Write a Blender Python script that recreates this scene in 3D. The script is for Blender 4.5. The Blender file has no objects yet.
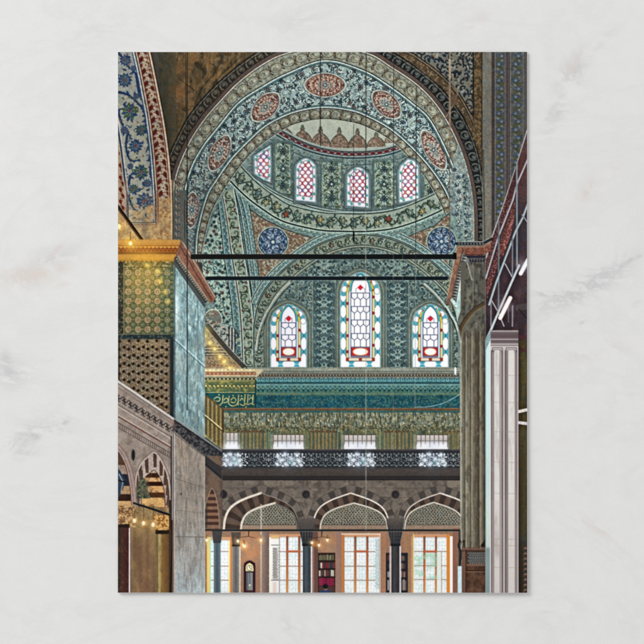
import math, random
from functools import lru_cache
import numpy as np

# ---------------------------------------------------------------------------
# THE PRINT: a small drawing engine (everything is drawn from code, in units of
# 1/409 of the card's width) that fills the postcard's picture side.
# ---------------------------------------------------------------------------
X0, Y0, PW, PH, S = 118.0, 52.0, 409, 540.5, 4
NX, NY = int(PW * S), int(PH * S)
XS = (X0 + (np.arange(NX) + .5) / S).astype(np.float32)
YS = (Y0 + (np.arange(NY) + .5) / S).astype(np.float32)
CV = np.zeros((NY, NX, 3), np.float32)
ID = np.zeros((NY, NX), np.int16)
PARTS = ['picture']
st = {'clip': None}
RND = random.Random(11)
PI = math.pi


def pid(name):
    """a new part of the print; returns its number"""
    PARTS.append(name)
    return len(PARTS) - 1


def col(c):
    return np.array(c, np.float32) / 255.0


def box(x0, y0, x1, y1):
    i0 = max(0, int(math.floor((x0 - X0) * S))); i1 = min(NX, int(math.ceil((x1 - X0) * S)))
    j0 = max(0, int(math.floor((y0 - Y0) * S))); j1 = min(NY, int(math.ceil((y1 - Y0) * S)))
    if i1 <= i0 or j1 <= j0:
        return None
    return slice(j0, j1), slice(i0, i1)


def comp(sl, c, a, own=None):
    if st['clip'] is not None:
        a = a * st['clip'][sl]
    if not isinstance(c, np.ndarray):
        c = col(c)
    if c.dtype != np.float32:
        c = c.astype(np.float32)
    a3 = a[..., None].astype(np.float32)
    v = CV[sl]
    v += (c - v) * a3
    if own is not None:
        ID[sl][a > .5] = own


def pmask(pts):
    xs = [p[0] for p in pts]; ys = [p[1] for p in pts]
    sl = box(min(xs), min(ys), max(xs), max(ys))
    if sl is None:
        return None, None
    Y = YS[sl[0]]; X = XS[sl[1]]
    m = np.zeros((len(Y), len(X)), bool)
    n = len(pts)
    for k in range(n):
        xa, ya = pts[k]; xb, yb = pts[(k + 1) % n]
        if ya == yb:
            continue
        r = np.nonzero((ya > Y) != (yb > Y))[0]
        if len(r) == 0:
            continue
        xi = xa + (Y[r] - ya) * (xb - xa) / (yb - ya)
        m[r] ^= X[None, :] < xi[:, None]
    return sl, m


def poly(pts, c, a=1.0, own=None):
    sl, m = pmask(pts)
    if sl is not None:
        comp(sl, c, m * np.float32(a), own)


def rect(x0, y0, x1, y1, c, a=1.0, own=None):
    sl = box(x0, y0, x1, y1)
    if sl is None:
        return
    Y = YS[sl[0]][:, None]; X = XS[sl[1]][None, :]
    m = np.clip((X - x0) * S + .5, 0, 1) * np.clip((x1 - X) * S + .5, 0, 1) * \
        np.clip((Y - y0) * S + .5, 0, 1) * np.clip((y1 - Y) * S + .5, 0, 1)
    comp(sl, c, m * a, own)


def stroke(pts, w, c, a=1.0, own=None, w2=None):
    w2 = w if w2 is None else w2
    mw = max(w, w2) / 2 + .5
    xs = [p[0] for p in pts]; ys = [p[1] for p in pts]
    sl = box(min(xs) - mw, min(ys) - mw, max(xs) + mw, max(ys) + mw)
    if sl is None:
        return
    al = np.zeros((sl[0].stop - sl[0].start, sl[1].stop - sl[1].start), np.float32)
    n = len(pts) - 1
    for k in range(n):
        (xa, ya), (xb, yb) = pts[k], pts[k + 1]
        s2 = box(min(xa, xb) - mw, min(ya, yb) - mw, max(xa, xb) + mw, max(ya, yb) + mw)
        if s2 is None:
            continue
        Y = YS[s2[0]][:, None]; X = XS[s2[1]][None, :]
        dx, dy = xb - xa, yb - ya
        L = dx * dx + dy * dy + 1e-9
        t = np.clip(((X - xa) * dx + (Y - ya) * dy) / L, 0, 1)
        d = np.hypot(X - xa - t * dx, Y - ya - t * dy)
        ww = w + (w2 - w) * ((k + t) / n)
        q = np.clip((ww / 2 - d) * S + .5, 0, 1)
        v = al[s2[0].start - sl[0].start:s2[0].stop - sl[0].start,
               s2[1].start - sl[1].start:s2[1].stop - sl[1].start]
        np.maximum(v, q, out=v)
    comp(sl, c, al * a, own)


def ell(cx, cy, rx, ry, c, a=1.0, rot=0.0, own=None, ring=None):
    R = max(rx, ry) + 1
    sl = box(cx - R, cy - R, cx + R, cy + R)
    if sl is None:
        return
    Y = YS[sl[0]][:, None] - cy; X = XS[sl[1]][None, :] - cx
    cs, sn = math.cos(rot), math.sin(rot)
    u = (X * cs + Y * sn) / rx; v = (-X * sn + Y * cs) / ry
    d = (np.hypot(u, v) - 1) * min(rx, ry)
    if ring:
        m = np.clip((ring / 2 - np.abs(d)) * S + .5, 0, 1)
    else:
        m = np.clip(-d * S + .5, 0, 1)
    comp(sl, c, m * a, own)


def glow(cx, cy, r, c, a=1.0):
    sl = box(cx - 3 * r, cy - 3 * r, cx + 3 * r, cy + 3 * r)
    if sl is None:
        return
    Y = YS[sl[0]][:, None] - cy; X = XS[sl[1]][None, :] - cx
    comp(sl, c, np.exp(-(X * X + Y * Y) / (r * r)) * a)


def cr(pts, n=8, closed=False):
    """smooth curve through the points"""
    P = list(pts)
    if closed:
        Q = [P[-1]] + P + [P[0], P[1]]
    else:
        Q = [P[0]] + P + [P[-1]]
    out = []
    for k in range(1, len(Q) - 2):
        p0, p1, p2, p3 = Q[k - 1], Q[k], Q[k + 1], Q[k + 2]
        for i in range(n):
            t = i / n
            out.append(tuple(.5 * (2 * p1[j] + (p2[j] - p0[j]) * t + (2 * p0[j] - 5 * p1[j] + 4 * p2[j] - p3[j]) * t * t
                                   + (-p0[j] + 3 * p1[j] - 3 * p2[j] + p3[j]) * t ** 3) for j in (0, 1)))
    if not closed:
        out.append(P[-1])
    return out


def along(path, step, start=0.0):
    """evenly spaced (x, y, angle) on a polyline"""
    out = []; d = start; acc = 0
    for k in range(len(path) - 1):
        (xa, ya), (xb, yb) = path[k], path[k + 1]
        L = math.hypot(xb - xa, yb - ya)
        while d <= acc + L and L > 0:
            t = (d - acc) / L
            out.append((xa + (xb - xa) * t, ya + (yb - ya) * t, math.atan2(yb - ya, xb - xa)))
            d += step
        acc += L
    return out


def offset(path, d):
    out = []
    n = len(path)
    for k in range(n):
        a = path[max(0, k - 1)]; b = path[min(n - 1, k + 1)]
        dx, dy = b[0] - a[0], b[1] - a[1]; L = math.hypot(dx, dy) + 1e-9
        out.append((path[k][0] - dy / L * d, path[k][1] + dx / L * d))
    return out


_tab = np.random.RandomState(5).rand(256, 256).astype(np.float32)


def vn(X, Y, sx, sy=None, seed=0):
    sy = sy or sx
    x = X / sx + seed * 17.3; y = Y / sy + seed * 9.1
    xi = np.floor(x).astype(int); yi = np.floor(y).astype(int)
    fx = x - xi; fy = y - yi
    fx = fx * fx * (3 - 2 * fx); fy = fy * fy * (3 - 2 * fy)
    a = _tab[yi & 255, xi & 255]; b = _tab[yi & 255, (xi + 1) & 255]
    c = _tab[(yi + 1) & 255, xi & 255]; d = _tab[(yi + 1) & 255, (xi + 1) & 255]
    return (a + (b - a) * fx) * (1 - fy) + (c + (d - c) * fx) * fy


def fbm(X, Y, s, seed=0, sy=None, o=4):
    sy = sy or s; r = 0; w = .5; t = 0
    for k in range(o):
        r = r + w * vn(X, Y, s, sy, seed + k); t += w; s /= 2.03; sy /= 2.03; w *= .6
    return r / t


def grid(sl):
    return np.broadcast_to(XS[sl[1]][None, :], (sl[0].stop - sl[0].start, sl[1].stop - sl[1].start)), \
        np.broadcast_to(YS[sl[0]][:, None], (sl[0].stop - sl[0].start, sl[1].stop - sl[1].start))


def mottle(bb, c, s, lo, hi, a=1.0, seed=0, sy=None, o=4):
    """blend colour c where the noise lies above lo..hi"""
    sl = box(*bb)
    X, Y = grid(sl)
    f = fbm(X, Y, s, seed, sy, o)
    m = np.clip((f - lo) / (hi - lo), 0, 1)
    comp(sl, c, m * a)


def vgrad(bb, stops, a=1.0, horiz=False):
    """stops = [(pos, colour)...] along y (or x)"""
    sl = box(*bb)
    X, Y = grid(sl)
    T = X if horiz else Y
    p = [s[0] for s in stops]
    arr = np.stack([np.interp(T, p, [s[1][k] / 255 for s in stops]) for k in range(3)], -1).astype(np.float32)
    comp(sl, arr, np.full(T.shape, a, np.float32))


class clip:
    def __init__(self, pts):
        self.pts = pts

    def __enter__(self):
        self.old = st['clip']
        full = np.zeros((NY, NX), np.float32)
        sl, m = pmask(self.pts)
        if sl is not None:
            full[sl] = m
        if self.old is not None:
            full *= self.old
        st['clip'] = full
        return self

    def __exit__(self, *a):
        st['clip'] = self.old


# ---- ornament stamps --------------------------------------------------------
def _seg(al, pts, w, n, c):
    g = (np.arange(n) + .5) / S - c
    X = g[None, :]; Y = g[:, None]
    m = len(pts) - 1
    for k in range(m):
        (xa, ya), (xb, yb) = pts[k], pts[k + 1]
        dx, dy = xb - xa, yb - ya
        t = np.clip(((X - xa) * dx + (Y - ya) * dy) / (dx * dx + dy * dy + 1e-9), 0, 1)
        d = np.hypot(X - xa - t * dx, Y - ya - t * dy)
        ww = w * (1 - .35 * (k + t) / m)
        np.maximum(al, np.clip((ww / 2 - d) * S + .5, 0, 1), out=al)


@lru_cache(maxsize=None)
def stamp(kind, r10, ai, w10):
    r = r10 / 10; w = w10 / 10; ang = ai * PI / 8
    c = r + 1; n = int(2 * c * S) | 1
    al = np.zeros((n, n), np.float32)
    g = (np.arange(n) + .5) / S - c
    X = g[None, :]; Y = g[:, None]
    if kind in ('spiral', 'spiralr'):
        s = 1 if kind == 'spiral' else -1
        pts = []
        for i in range(15):
            t = i / 14
            rr = r * (1 - .8 * t); th = ang + s * t * 4.4
            pts.append((rr * math.cos(th), rr * math.sin(th)))
        _seg(al, pts, w, n, c)
    elif kind == 'leaf':
        cs, sn = math.cos(ang), math.sin(ang)
        u = (X * cs + Y * sn) / r; v = (-X * sn + Y * cs) / w
        d = np.abs(v) - np.clip(1 - u * u, 0, 1) * (1 - .3 * u)
        al[:] = np.clip(-d * w * S + .5, 0, 1) * (np.abs(u) < 1)
    elif kind == 'ess':
        pts = []
        for i in range(13):
            t = i / 12 * 2 - 1
            x = r * t; y = r * .45 * math.sin(t * PI)
            pts.append((x * math.cos(ang) - y * math.sin(ang), x * math.sin(ang) + y * math.cos(ang)))
        _seg(al, pts, w, n, c)
    elif kind == 'petal':                       # scalloped rosette, w = number of petals
        th = np.arctan2(Y, X) + ang; rr = np.hypot(X, Y)
        e = r * (.78 + .22 * np.cos(th * w10))
        al[:] = np.clip((e - rr) * S + .5, 0, 1)
    elif kind == 'ring':
        al[:] = np.clip((w / 2 - np.abs(np.hypot(X, Y) - r + w / 2)) * S + .5, 0, 1)
    elif kind == 'pal':                         # palmette: fan of three leaves
        for da, L in ((0, 1), (.75, .8), (-.75, .8)):
            a2 = ang + da
            _seg(al, [(-r * .3 * math.cos(ang), -r * .3 * math.sin(ang)),
                      (r * L * math.cos(a2) * .95, r * L * math.sin(a2) * .95)], w * 1.3, n, c)
    return al


def put(kind, x, y, r, ang, w, c, a=1.0):
    r10 = max(3, int(round(r * 10))); w10 = int(round(w * 10)) if kind != 'petal' else int(w)
    al = stamp(kind, r10, int(round(ang / (PI / 8))) % 16, w10)
    n = al.shape[0]
    i0 = int(round((x - X0) * S)) - n // 2; j0 = int(round((y - Y0) * S)) - n // 2
    a0 = max(0, i0); a1 = min(NX, i0 + n); b0 = max(0, j0); b1 = min(NY, j0 + n)
    if a1 <= a0 or b1 <= b0:
        return
    sl = (slice(b0, b1), slice(a0, a1))
    if st['clip'] is not None and st['clip'][(b0 + b1) // 2, (a0 + a1) // 2] == 0 and st['clip'][sl].max() == 0:
        return
    comp(sl, c, al[b0 - j0:b1 - j0, a0 - i0:a1 - i0] * a)


def rosette(x, y, r, co, ci, cc, n=8, rot=0.):
    put('petal', x, y, r, rot, n, co)
    put('petal', x, y, r * .68, rot + .4, n, ci)
    put('petal', x, y, r * .32, rot, 5, cc)


def scatter(bb, sp, items, jit=.35, seed=1):
    """jittered staggered grid of stamps; items = [(weight, kind, r, w, colour, alpha)]"""
    R = random.Random(seed)
    tot = sum(i[0] for i in items)
    x0, y0, x1, y1 = bb
    row = 0; y = y0
    while y < y1 + sp:
        x = x0 + (row % 2) * sp * .5
        while x < x1 + sp:
            q = R.random() * tot
            for it in items:
                q -= it[0]
                if q <= 0:
                    break
            _, k, r, w, c, a = it
            px = x + R.uniform(-jit, jit) * sp; py = y + R.uniform(-jit, jit) * sp
            k2 = 'spiralr' if (k == 'spiral' and R.random() < .5) else k
            put(k2, px, py, r * R.uniform(.85, 1.15) if k != 'petal' else r, R.uniform(0, 2 * PI), w, c, a)
            x += sp
        y += sp * .8; row += 1


def bandpoly(path, d0, d1):
    return offset(path, d0) + offset(path, d1)[::-1]


def lines(path, specs):
    for d, w, c, *a in specs:
        stroke(offset(path, d), w, c, a[0] if a else 1.0)


def border(path, wd, base, dots, edge=(30, 45, 50), pale=(170, 185, 172), step=3.0, own=None):
    """narrow band with a running leaf scroll between pale and dark lines, centred on the path"""
    poly(bandpoly(path, -wd / 2, wd / 2), base, own=own)
    for i, (x, y, a) in enumerate(along(path, step)):
        s = 1 if i % 2 else -1
        put('ess', x, y, step * .55, a + s * .6, .7, dots, .9)
        put('leaf', x - s * math.sin(a) * wd * .2, y + s * math.cos(a) * wd * .2, step * .36, a + s, wd * .09, pale, .75)
    for s in (-1, 1):
        stroke(offset(path, s * wd * .5), .8, edge)
        stroke(offset(path, s * (wd * .5 - .95)), .6, pale, .9)


DK = (34, 52, 58)
# ---------------------------------------------------------------------------
def polar(cx, cy, tab, n=90):
    """closed form r(theta) given as [(theta from the vertical in degrees, r)...]"""
    th = [t[0] for t in tab]; rr = [t[1] for t in tab]
    P = cr([(cx + r * math.sin(math.radians(t)), cy - r * math.cos(math.radians(t))) for t, r in tab], 8)
    return P


# the big arch: its four curves, left foot to right foot
RW = [(175.5, 262), (174.2, 225), (174, 184), (187, 147), (203, 121), (222, 99), (240, 81), (263, 64), (287, 53), (327, 46),
      (367, 53), (390, 66), (420, 87), (443, 114), (462, 153), (472, 194), (474, 236), (472, 262)]
RA = [(185, 262), (184, 228), (184.6, 194), (191, 168), (203, 146), (218, 127), (238, 103), (260, 88), (287, 73.5), (325, 60.5),
      (363, 70.5), (388, 85), (412, 103), (431, 121), (452, 163), (461, 194), (464, 236), (464, 262)]
RB = [(196.5, 262), (198, 232), (207, 197), (217, 180), (231, 160), (248, 142), (266, 126), (287, 115), (306, 109.5), (325, 107.5),
      (345, 109.5), (363, 114.5), (390, 129), (415, 151), (436, 176), (450, 202), (455, 236), (456, 262)]
RC = [(201, 262), (204.5, 240), (212.6, 211), (228, 184), (245, 161), (262, 144.5), (287, 128), (305, 122), (325, 119.5),
      (345, 121.5), (363, 126), (385, 137), (404, 153), (424, 177), (438, 200), (446, 222), (450, 262)]
RW, RA, RB, RC = [cr(p, 8) for p in (RW, RA, RB, RC)]


def between(P, Q):
    return P + Q[::-1]


def mid(P, Q, t=.5):
    """curve between P and Q resampled to the same count"""
    def rs(P, n=80):
        L = [0]
        for k in range(len(P) - 1):
            L.append(L[-1] + math.hypot(P[k + 1][0] - P[k][0], P[k + 1][1] - P[k][1]))
        s = np.linspace(0, L[-1], n)
        return np.interp(s, L, [p[0] for p in P]), np.interp(s, L, [p[1] for p in P])
    a, b = rs(P), rs(Q)
    return [(a[0][i] * (1 - t) + b[0][i] * t, a[1][i] * (1 - t) + b[1][i] * t) for i in range(80)]


def cream_band(P, Q, own, ov=12.5, dim=1.0, wd=None):
    d = lambda c: tuple(v * dim for v in c)
    Z = between(P, Q)
    poly(Z, d((146, 144, 124)), own=own)
    R = random.Random(int(ov * 10))
    with clip(Z):
        xs = [p[0] for p in Z]; ys = [p[1] for p in Z]
        scatter((min(xs), max(52, min(ys)), max(xs), min(262, max(ys))), 3.4, [(2, 'spiral', 1.6, .6, d((92, 82, 62)), .75), (1, 'leaf', 1.5, .6, d((182, 178, 152)), .8)], .45, 8)
        M = mid(P, Q)
        h = wd or 4.2
        for i, (x, y, a) in enumerate(along(M, ov, 4)):
            ca, sa = math.cos(a), math.sin(a)
            ell(x, y, ov * .45, h, d((160, 154, 128)), .55, a)
            ell(x, y, ov * .45, h, d((76, 68, 54)), .62, a, ring=.75)
            kk = 'spiral' if R.random() < .5 else 'spiralr'
            put(kk, x - ca * 1.6, y - sa * 1.6, 2.4, a + R.uniform(0, 6), .8, d((96, 84, 64)), .85)
            put('leaf', x + ca * 2, y + sa * 2, 2.2, a + R.uniform(-1, 1), .8, d((186, 184, 158)), .8)
            ell(x + ca * R.uniform(-2, 2), y + sa * R.uniform(-2, 2), .7, .7, d((108, 70, 52)), .8)
            bx, by = x + ca * ov * .5, y + sa * ov * .5
            ell(bx, by, .8, 1.3, (104, 52, 44), .85, a)
            for s in (-1, 1):
                nx, ny = -sa * s, ca * s
                put('spiral', bx + nx * h * .75, by + ny * h * .75, 1.8, a + s, .8, d((92, 60, 48)), .85)
                ell(bx + nx * h * .95, by + ny * h * .95, .7, .7, (60, 66, 58), .8)


def wave(P, Q, t, amp, per, ph=0.):
    """a path winding between two curves"""
    M0, M1 = mid(P, Q, max(0, t - amp)), mid(P, Q, min(1, t + amp))
    L = [0]
    for k in range(79):
        L.append(L[-1] + math.hypot(M0[k + 1][0] - M0[k][0], M0[k + 1][1] - M0[k][1]))
    n = int(L[-1] / 1.3); out = []
    for i in range(n):
        s = L[-1] * i / (n - 1)
        ax = [np.interp(s, L, [p[j] for p in M]) for M in (M0, M1) for j in (0, 1)]
        w = .5 + .5 * math.sin(2 * PI * s / per + ph)
        out.append((ax[0] * (1 - w) + ax[2] * w, ax[1] * (1 - w) + ax[3] * w))
    return out


def blossom(x, y, r, fill, R, dark=(34, 54, 62)):
    a = R.uniform(0, 6)
    put('petal', x, y, r + .9, a, 7, (196, 206, 194), .9)
    put('petal', x, y, r, a, 7, dark, 1.0)
    put('petal', x, y, r * .68, a, 7, fill, 1.0)
    put('petal', x, y, r * .34, a, 5, R.choice((dark, (120, 74, 64), (186, 186, 168))), 1.0)


def vine(path, per, big, R, dark=(44, 68, 76), fills=((104, 106, 108), (80, 100, 104), (118, 100, 96), (72, 88, 104)), w=1.0, leaf=2.6):
    stroke(path, w, dark, .95)
    for i, (x, y, a) in enumerate(along(path, 3.6, 1)):
        s = 1 if i % 2 else -1
        b = a + s * 1.0
        put('leaf', x + leaf * .8 * math.cos(b), y + leaf * .8 * math.sin(b), leaf, b, leaf * .36, dark, .95)
        if i % 3 == 0:
            put('spiral' if s > 0 else 'spiralr', x + 2.6 * math.cos(a - s * 1.3), y + 2.6 * math.sin(a - s * 1.3), 2.2, a, .8, dark, .95)
    for i, (x, y, a) in enumerate(along(path, per / 2.0, per * .25)):
        blossom(x, y, big, fills[(i * 3 + i // 4) % len(fills)], R)


def dark_spiral_arch():
    """outer soffit with medallions"""
    O = cr([(150, 250), (160, 190), (164, 168), (174, 142), (192, 110), (222, 78), (262, 48), (300, 30), (350, 30), (381, 45), (410, 62),
            (440, 86), (464, 117), (479, 153), (485, 194), (486, 236), (485, 262)], 8)
    return O


def medallion_lens(cx, cy, L, H, rot, own, ground=(160, 122, 102), deep=(108, 40, 34), round_=.0):
    def pt(t, k=1.0):
        u = math.cos(t); v = math.sin(t)
        x = L * k * u * (1 - .0 * abs(u)); y = H * k * math.copysign(abs(v) ** 1.25, v)
        return (cx + x * math.cos(rot) - y * math.sin(rot), cy + x * math.sin(rot) + y * math.cos(rot))
    ring = [pt(i / 36 * 2 * PI) for i in range(36)]
    out = [pt(i / 36 * 2 * PI, 1.13 + .035 * (i % 3 == 0)) for i in range(36)]
    poly(out, (172, 184, 172), own=own)
    stroke(out + out[:1], .6, (74, 94, 94), .8)
    poly(ring, ground, own=own)
    with clip(ring):
        for k, n in ((.86, 22), (.6, 15)):
            for i in range(n):
                p = pt((i + .5) / n * 2 * PI, k)
                put('spiral' if i % 2 else 'spiralr', p[0], p[1], 2.2, i * 2.4, 1.1, deep if (i * 7) % 5 else (70, 84, 86), .95)
                q = pt(i / n * 2 * PI, k - .1)
                put('leaf', q[0], q[1], 1.8, i * 1.7, .8, (182, 172, 152), .9)
        for i in range(9):
            p = pt((i + .5) / 9 * 2 * PI, .32)
            put('leaf', p[0], p[1], 2.0, i * .7, .9, (150, 176, 170), .95)
            ell(p[0], p[1], .7, .7, (48, 74, 84), .9)
        ell(cx, cy, 2.2, 2.2, (74, 100, 106)); ell(cx, cy, .9, .9, (176, 190, 180))
    stroke(ring + ring[:1], .8, (100, 66, 58), .8)


def paint_upper():
    P_arch = pid('great_arch'); P_med = pid('arch_medallion')
    # whole field
    rect(118, 52, 527, 593, (72, 68, 60))
    # brown marbled vault
    V = [(158, 52), (300, 52), (300, 90), (190, 190), (165, 190)]
    P_v = pid('vault_surface')
    poly(V, (88, 72, 48), own=P_v)
    with clip(V):
        mottle((158, 52, 300, 190), (132, 96, 56), 16, .48, .62, .75, 2, 20)
        mottle((158, 52, 300, 190), (58, 54, 40), 9, .52, .66, .8, 5, 22)
        mottle((158, 52, 300, 190), (112, 92, 60), 3, .5, .75, .5, 7, 9)
        sl = box(158, 52, 300, 190); X, Y = grid(sl)
        wx = fbm(X, Y, 18, 211, 30); r_ = np.abs(vn(X + wx * 40, Y + wx * 30, 9, 16, 213) - .5)
        comp(sl, (40, 36, 28), np.clip(.07 - r_, 0, 1) * 9); comp(sl, (140, 112, 74), np.clip((fbm(X + wx * 30, Y, 5, 214, 9) - .52) * 6, 0, 1) * .6)
        ell(177, 92, 10, 6, (124, 84, 52), .6, .2); ell(182, 66, 9, 5, (116, 84, 52), .5, -.3)
        for k in range(9):
            x = 176 + k * 9
            stroke(cr([(x, 140 - k * 8), (x + 8, 118 - k * 7), (x + 16, 96 - k * 6), (x + 30, 76 - k * 4), (x + 38, 56)], 6), 1.2 + (k % 3) * .7,
                   (52, 46, 34) if k % 2 else (126, 98, 60), .5)
        vgrad((158, 52, 176, 190), [(158, (52, 56, 48)), (168, (62, 62, 50)), (176, (88, 76, 52))], .75, True)
        stroke([(185.4, 52), (187, 190)], .8, (48, 42, 32), .9)
        stroke([(228, 52), (228, 70)], .6, (56, 48, 36), .8)
    # ---- dark soffit with medallions ----
    O = dark_spiral_arch()
    P_sof = pid('dark_soffit')
    poly(between(O, RW), (62, 56, 48), own=P_sof)
    with clip(between(O, RW)):
        sl = box(118, 52, 527, 262); X, Y = grid(sl)
        comp(sl, (38, 44, 46), np.clip((X - 250) / 120, 0, 1) * .85)
        comp(sl, (84, 72, 56), np.clip((262 - X) / 60, 0, 1) * .35)
        M = mid(O, RW, .42)
        for i, (x, y, a) in enumerate(along(M, 11.4, 5)):
            if x < 300:
                g, d, p = (78, 74, 60), (38, 38, 34), (112, 100, 78)
            else:
                g, d, p = (70, 76, 70), (22, 28, 32), (104, 108, 100)
            ell(x, y, 5.6, 6.2, d, 1, a); ell(x, y, 4.4, 5, g, 1, a)
            ell(x - 1 * math.cos(a), y - 1 * math.sin(a), 2.9, 3.4, d, .85, a)
            put('spiral', x, y, 4.6, a + 2.4, 1.4, p, .85)
            ell(x, y, 1.3, 1.5, p, .6)
            for s in (-1, 1):
                put('spiral', x + 5.2 * math.cos(a) - s * 5.5 * math.sin(a), y + 5.2 * math.sin(a) + s * 5.5 * math.cos(a), 2.3, a + s, 1.0, p, .6)
        lines(O, [(.8, 1.2, (30, 32, 32)), (2.3, .7, (120, 112, 96), .7), (3.6, .8, (34, 36, 36), .9)])
        lines(RW, [(-2.2, 3.8, (92, 76, 68)), (-4.4, .8, (34, 30, 30)), (-.4, .8, (58, 44, 42))])
        vgrad((118, 52, 200, 262), [(118, (70, 62, 50)), (160, (70, 62, 50)), (200, (70, 62, 50))], .0)
    # ---- ring bands ----
    cream_band(RW, RA, P_arch, 13.5)
    lines(RW, [(.2, 1.0, (196, 184, 164)), (1.3, .7, (70, 58, 52))])
    R2 = between(RA, RB)
    poly(R2, (150, 166, 157), own=P_arch)
    with clip(R2):
        bb = (174, 56, 468, 262)
        R = random.Random(44)
        scatter(bb, 5.4, [(2, 'leaf', 2.2, .9, (128, 152, 146), .8), (2, 'ess', 2.8, .8, (112, 138, 134), .8), (1, 'leaf', 2.2, 1.0, (192, 202, 190), .8)], .45, 3)
        vine(wave(RA, RB, .25, .17, 19, .4), 19, 3.7, R, leaf=3.3, w=1.3)
        vine(wave(RA, RB, .77, .16, 16, 2.2), 16, 3.3, R, leaf=3.0, w=1.2)
        Wv = wave(RA, RB, .5, .32, 30, 1.0)
        for x, y, a in along(Wv, 7.5, 4):
            put('ess', x, y, 4.6, a + .7, 2.2, (58, 82, 88), .85); put('ess', x, y, 4.4, a + .7, 1.3, (182, 192, 180), .95); put('spiral', x + 2, y + 2, 2.6, a, 1.0, (52, 76, 84), .85)
        scatter(bb, 8.0, [(1, 'leaf', 1.7, .7, (202, 210, 200), .9), (1, 'leaf', 1.6, .8, (40, 62, 70), .9), (.4, 'petal', 1.2, 5, (112, 72, 64), .9)], .5, 9)
        P_e = [(449.8, 150), (462, 150), (475, 190), (475, 262), (449.8, 262)]
        # the lower ends sink towards grey-brown
        sl = box(174, 150, 215, 262); X, Y = grid(sl)
        comp(sl, (104, 106, 100), np.clip((Y - 160) / 70, 0, 1) * .5)
        sl = box(440, 120, 475, 262); X, Y = grid(sl)
    medallion_lens(325, 85.0, 19.5, 11.2, 0, P_med)
    medallion_lens(265.5, 107, 17, 10.2, -.80, P_med, (150, 124, 106))
    medallion_lens(219.5, 153, 18.5, 8.6, -1.12, P_med, (140, 134, 122))
    medallion_lens(191.6, 210, 17, 6.8, -1.5, P_med, (126, 112, 104), (104, 70, 64))
    medallion_lens(386.5, 104.5, 17, 10, .76, P_med, (148, 128, 110))
    medallion_lens(433.5, 150, 21, 8.2, 1.06, P_med, (146, 134, 120))
    pass
    lines(RA, [(-.9, .9, (40, 52, 54)), (.3, .8, (206, 212, 198)), (1.6, 1.3, (66, 104, 108)), (2.8, .6, (30, 46, 52))])
    cream_band(RB, RC, P_arch, 10.5, .97, 3.9)
    RE = [p for p in RW if p[0] > 440 and p[1] > 140]
    tail = [(449.8, 262), (449.8, 178), (454, 160)] + RE
    with clip(tail):
        poly(tail, (128, 142, 136), .85, own=P_arch)
        R = random.Random(71)
        for x, y, a in along([(455, 168), (458, 200), (459, 240), (459, 262)], 7.4, 2):
            blossom(x + R.uniform(-2.5, 2.5), y, 3.0, R.choice(((104, 104, 104), (124, 92, 82), (80, 100, 104))), R)
        for x, y, a in along([(466, 172), (468, 200), (469, 262)], 5.6, 2):
            put('spiral', x, y, 2.6, R.uniform(0, 6), 1.1, (52, 72, 78), .9); put('leaf', x - 3, y + 2, 2.6, R.uniform(0, 6), 1.1, (52, 74, 82), .9)
        scatter((448, 150, 475, 262), 4.4, [(2, 'leaf', 2.0, .8, (84, 108, 112), .8), (2, 'spiral', 1.7, .8, (178, 186, 174), .85), (1, 'petal', 1.3, 6, (150, 112, 98), .8), (1, 'leaf', 1.8, .8, (70, 92, 98), .85), (1, 'leaf', 1.8, .7, (190, 194, 180), .8)], .45, 311)
        stroke(offset(RE, -2.2), 3.4, (158, 148, 126), .7); stroke(offset(RE, -4.6), .7, (70, 72, 66), .6)
    lines([p for p in RB if p[0] < 449.5], [(-2.4, .6, (30, 46, 52)), (-1.3, 1.2, (74, 112, 114)), (-.2, .8, (206, 212, 198)), (.8, .9, (50, 48, 42))])
    lines([p for p in RC if p[0] < 449.5], [(-.9, .7, (56, 54, 46)), (0, .8, (196, 196, 176)), (1.0, .9, (44, 56, 56))])


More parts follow.
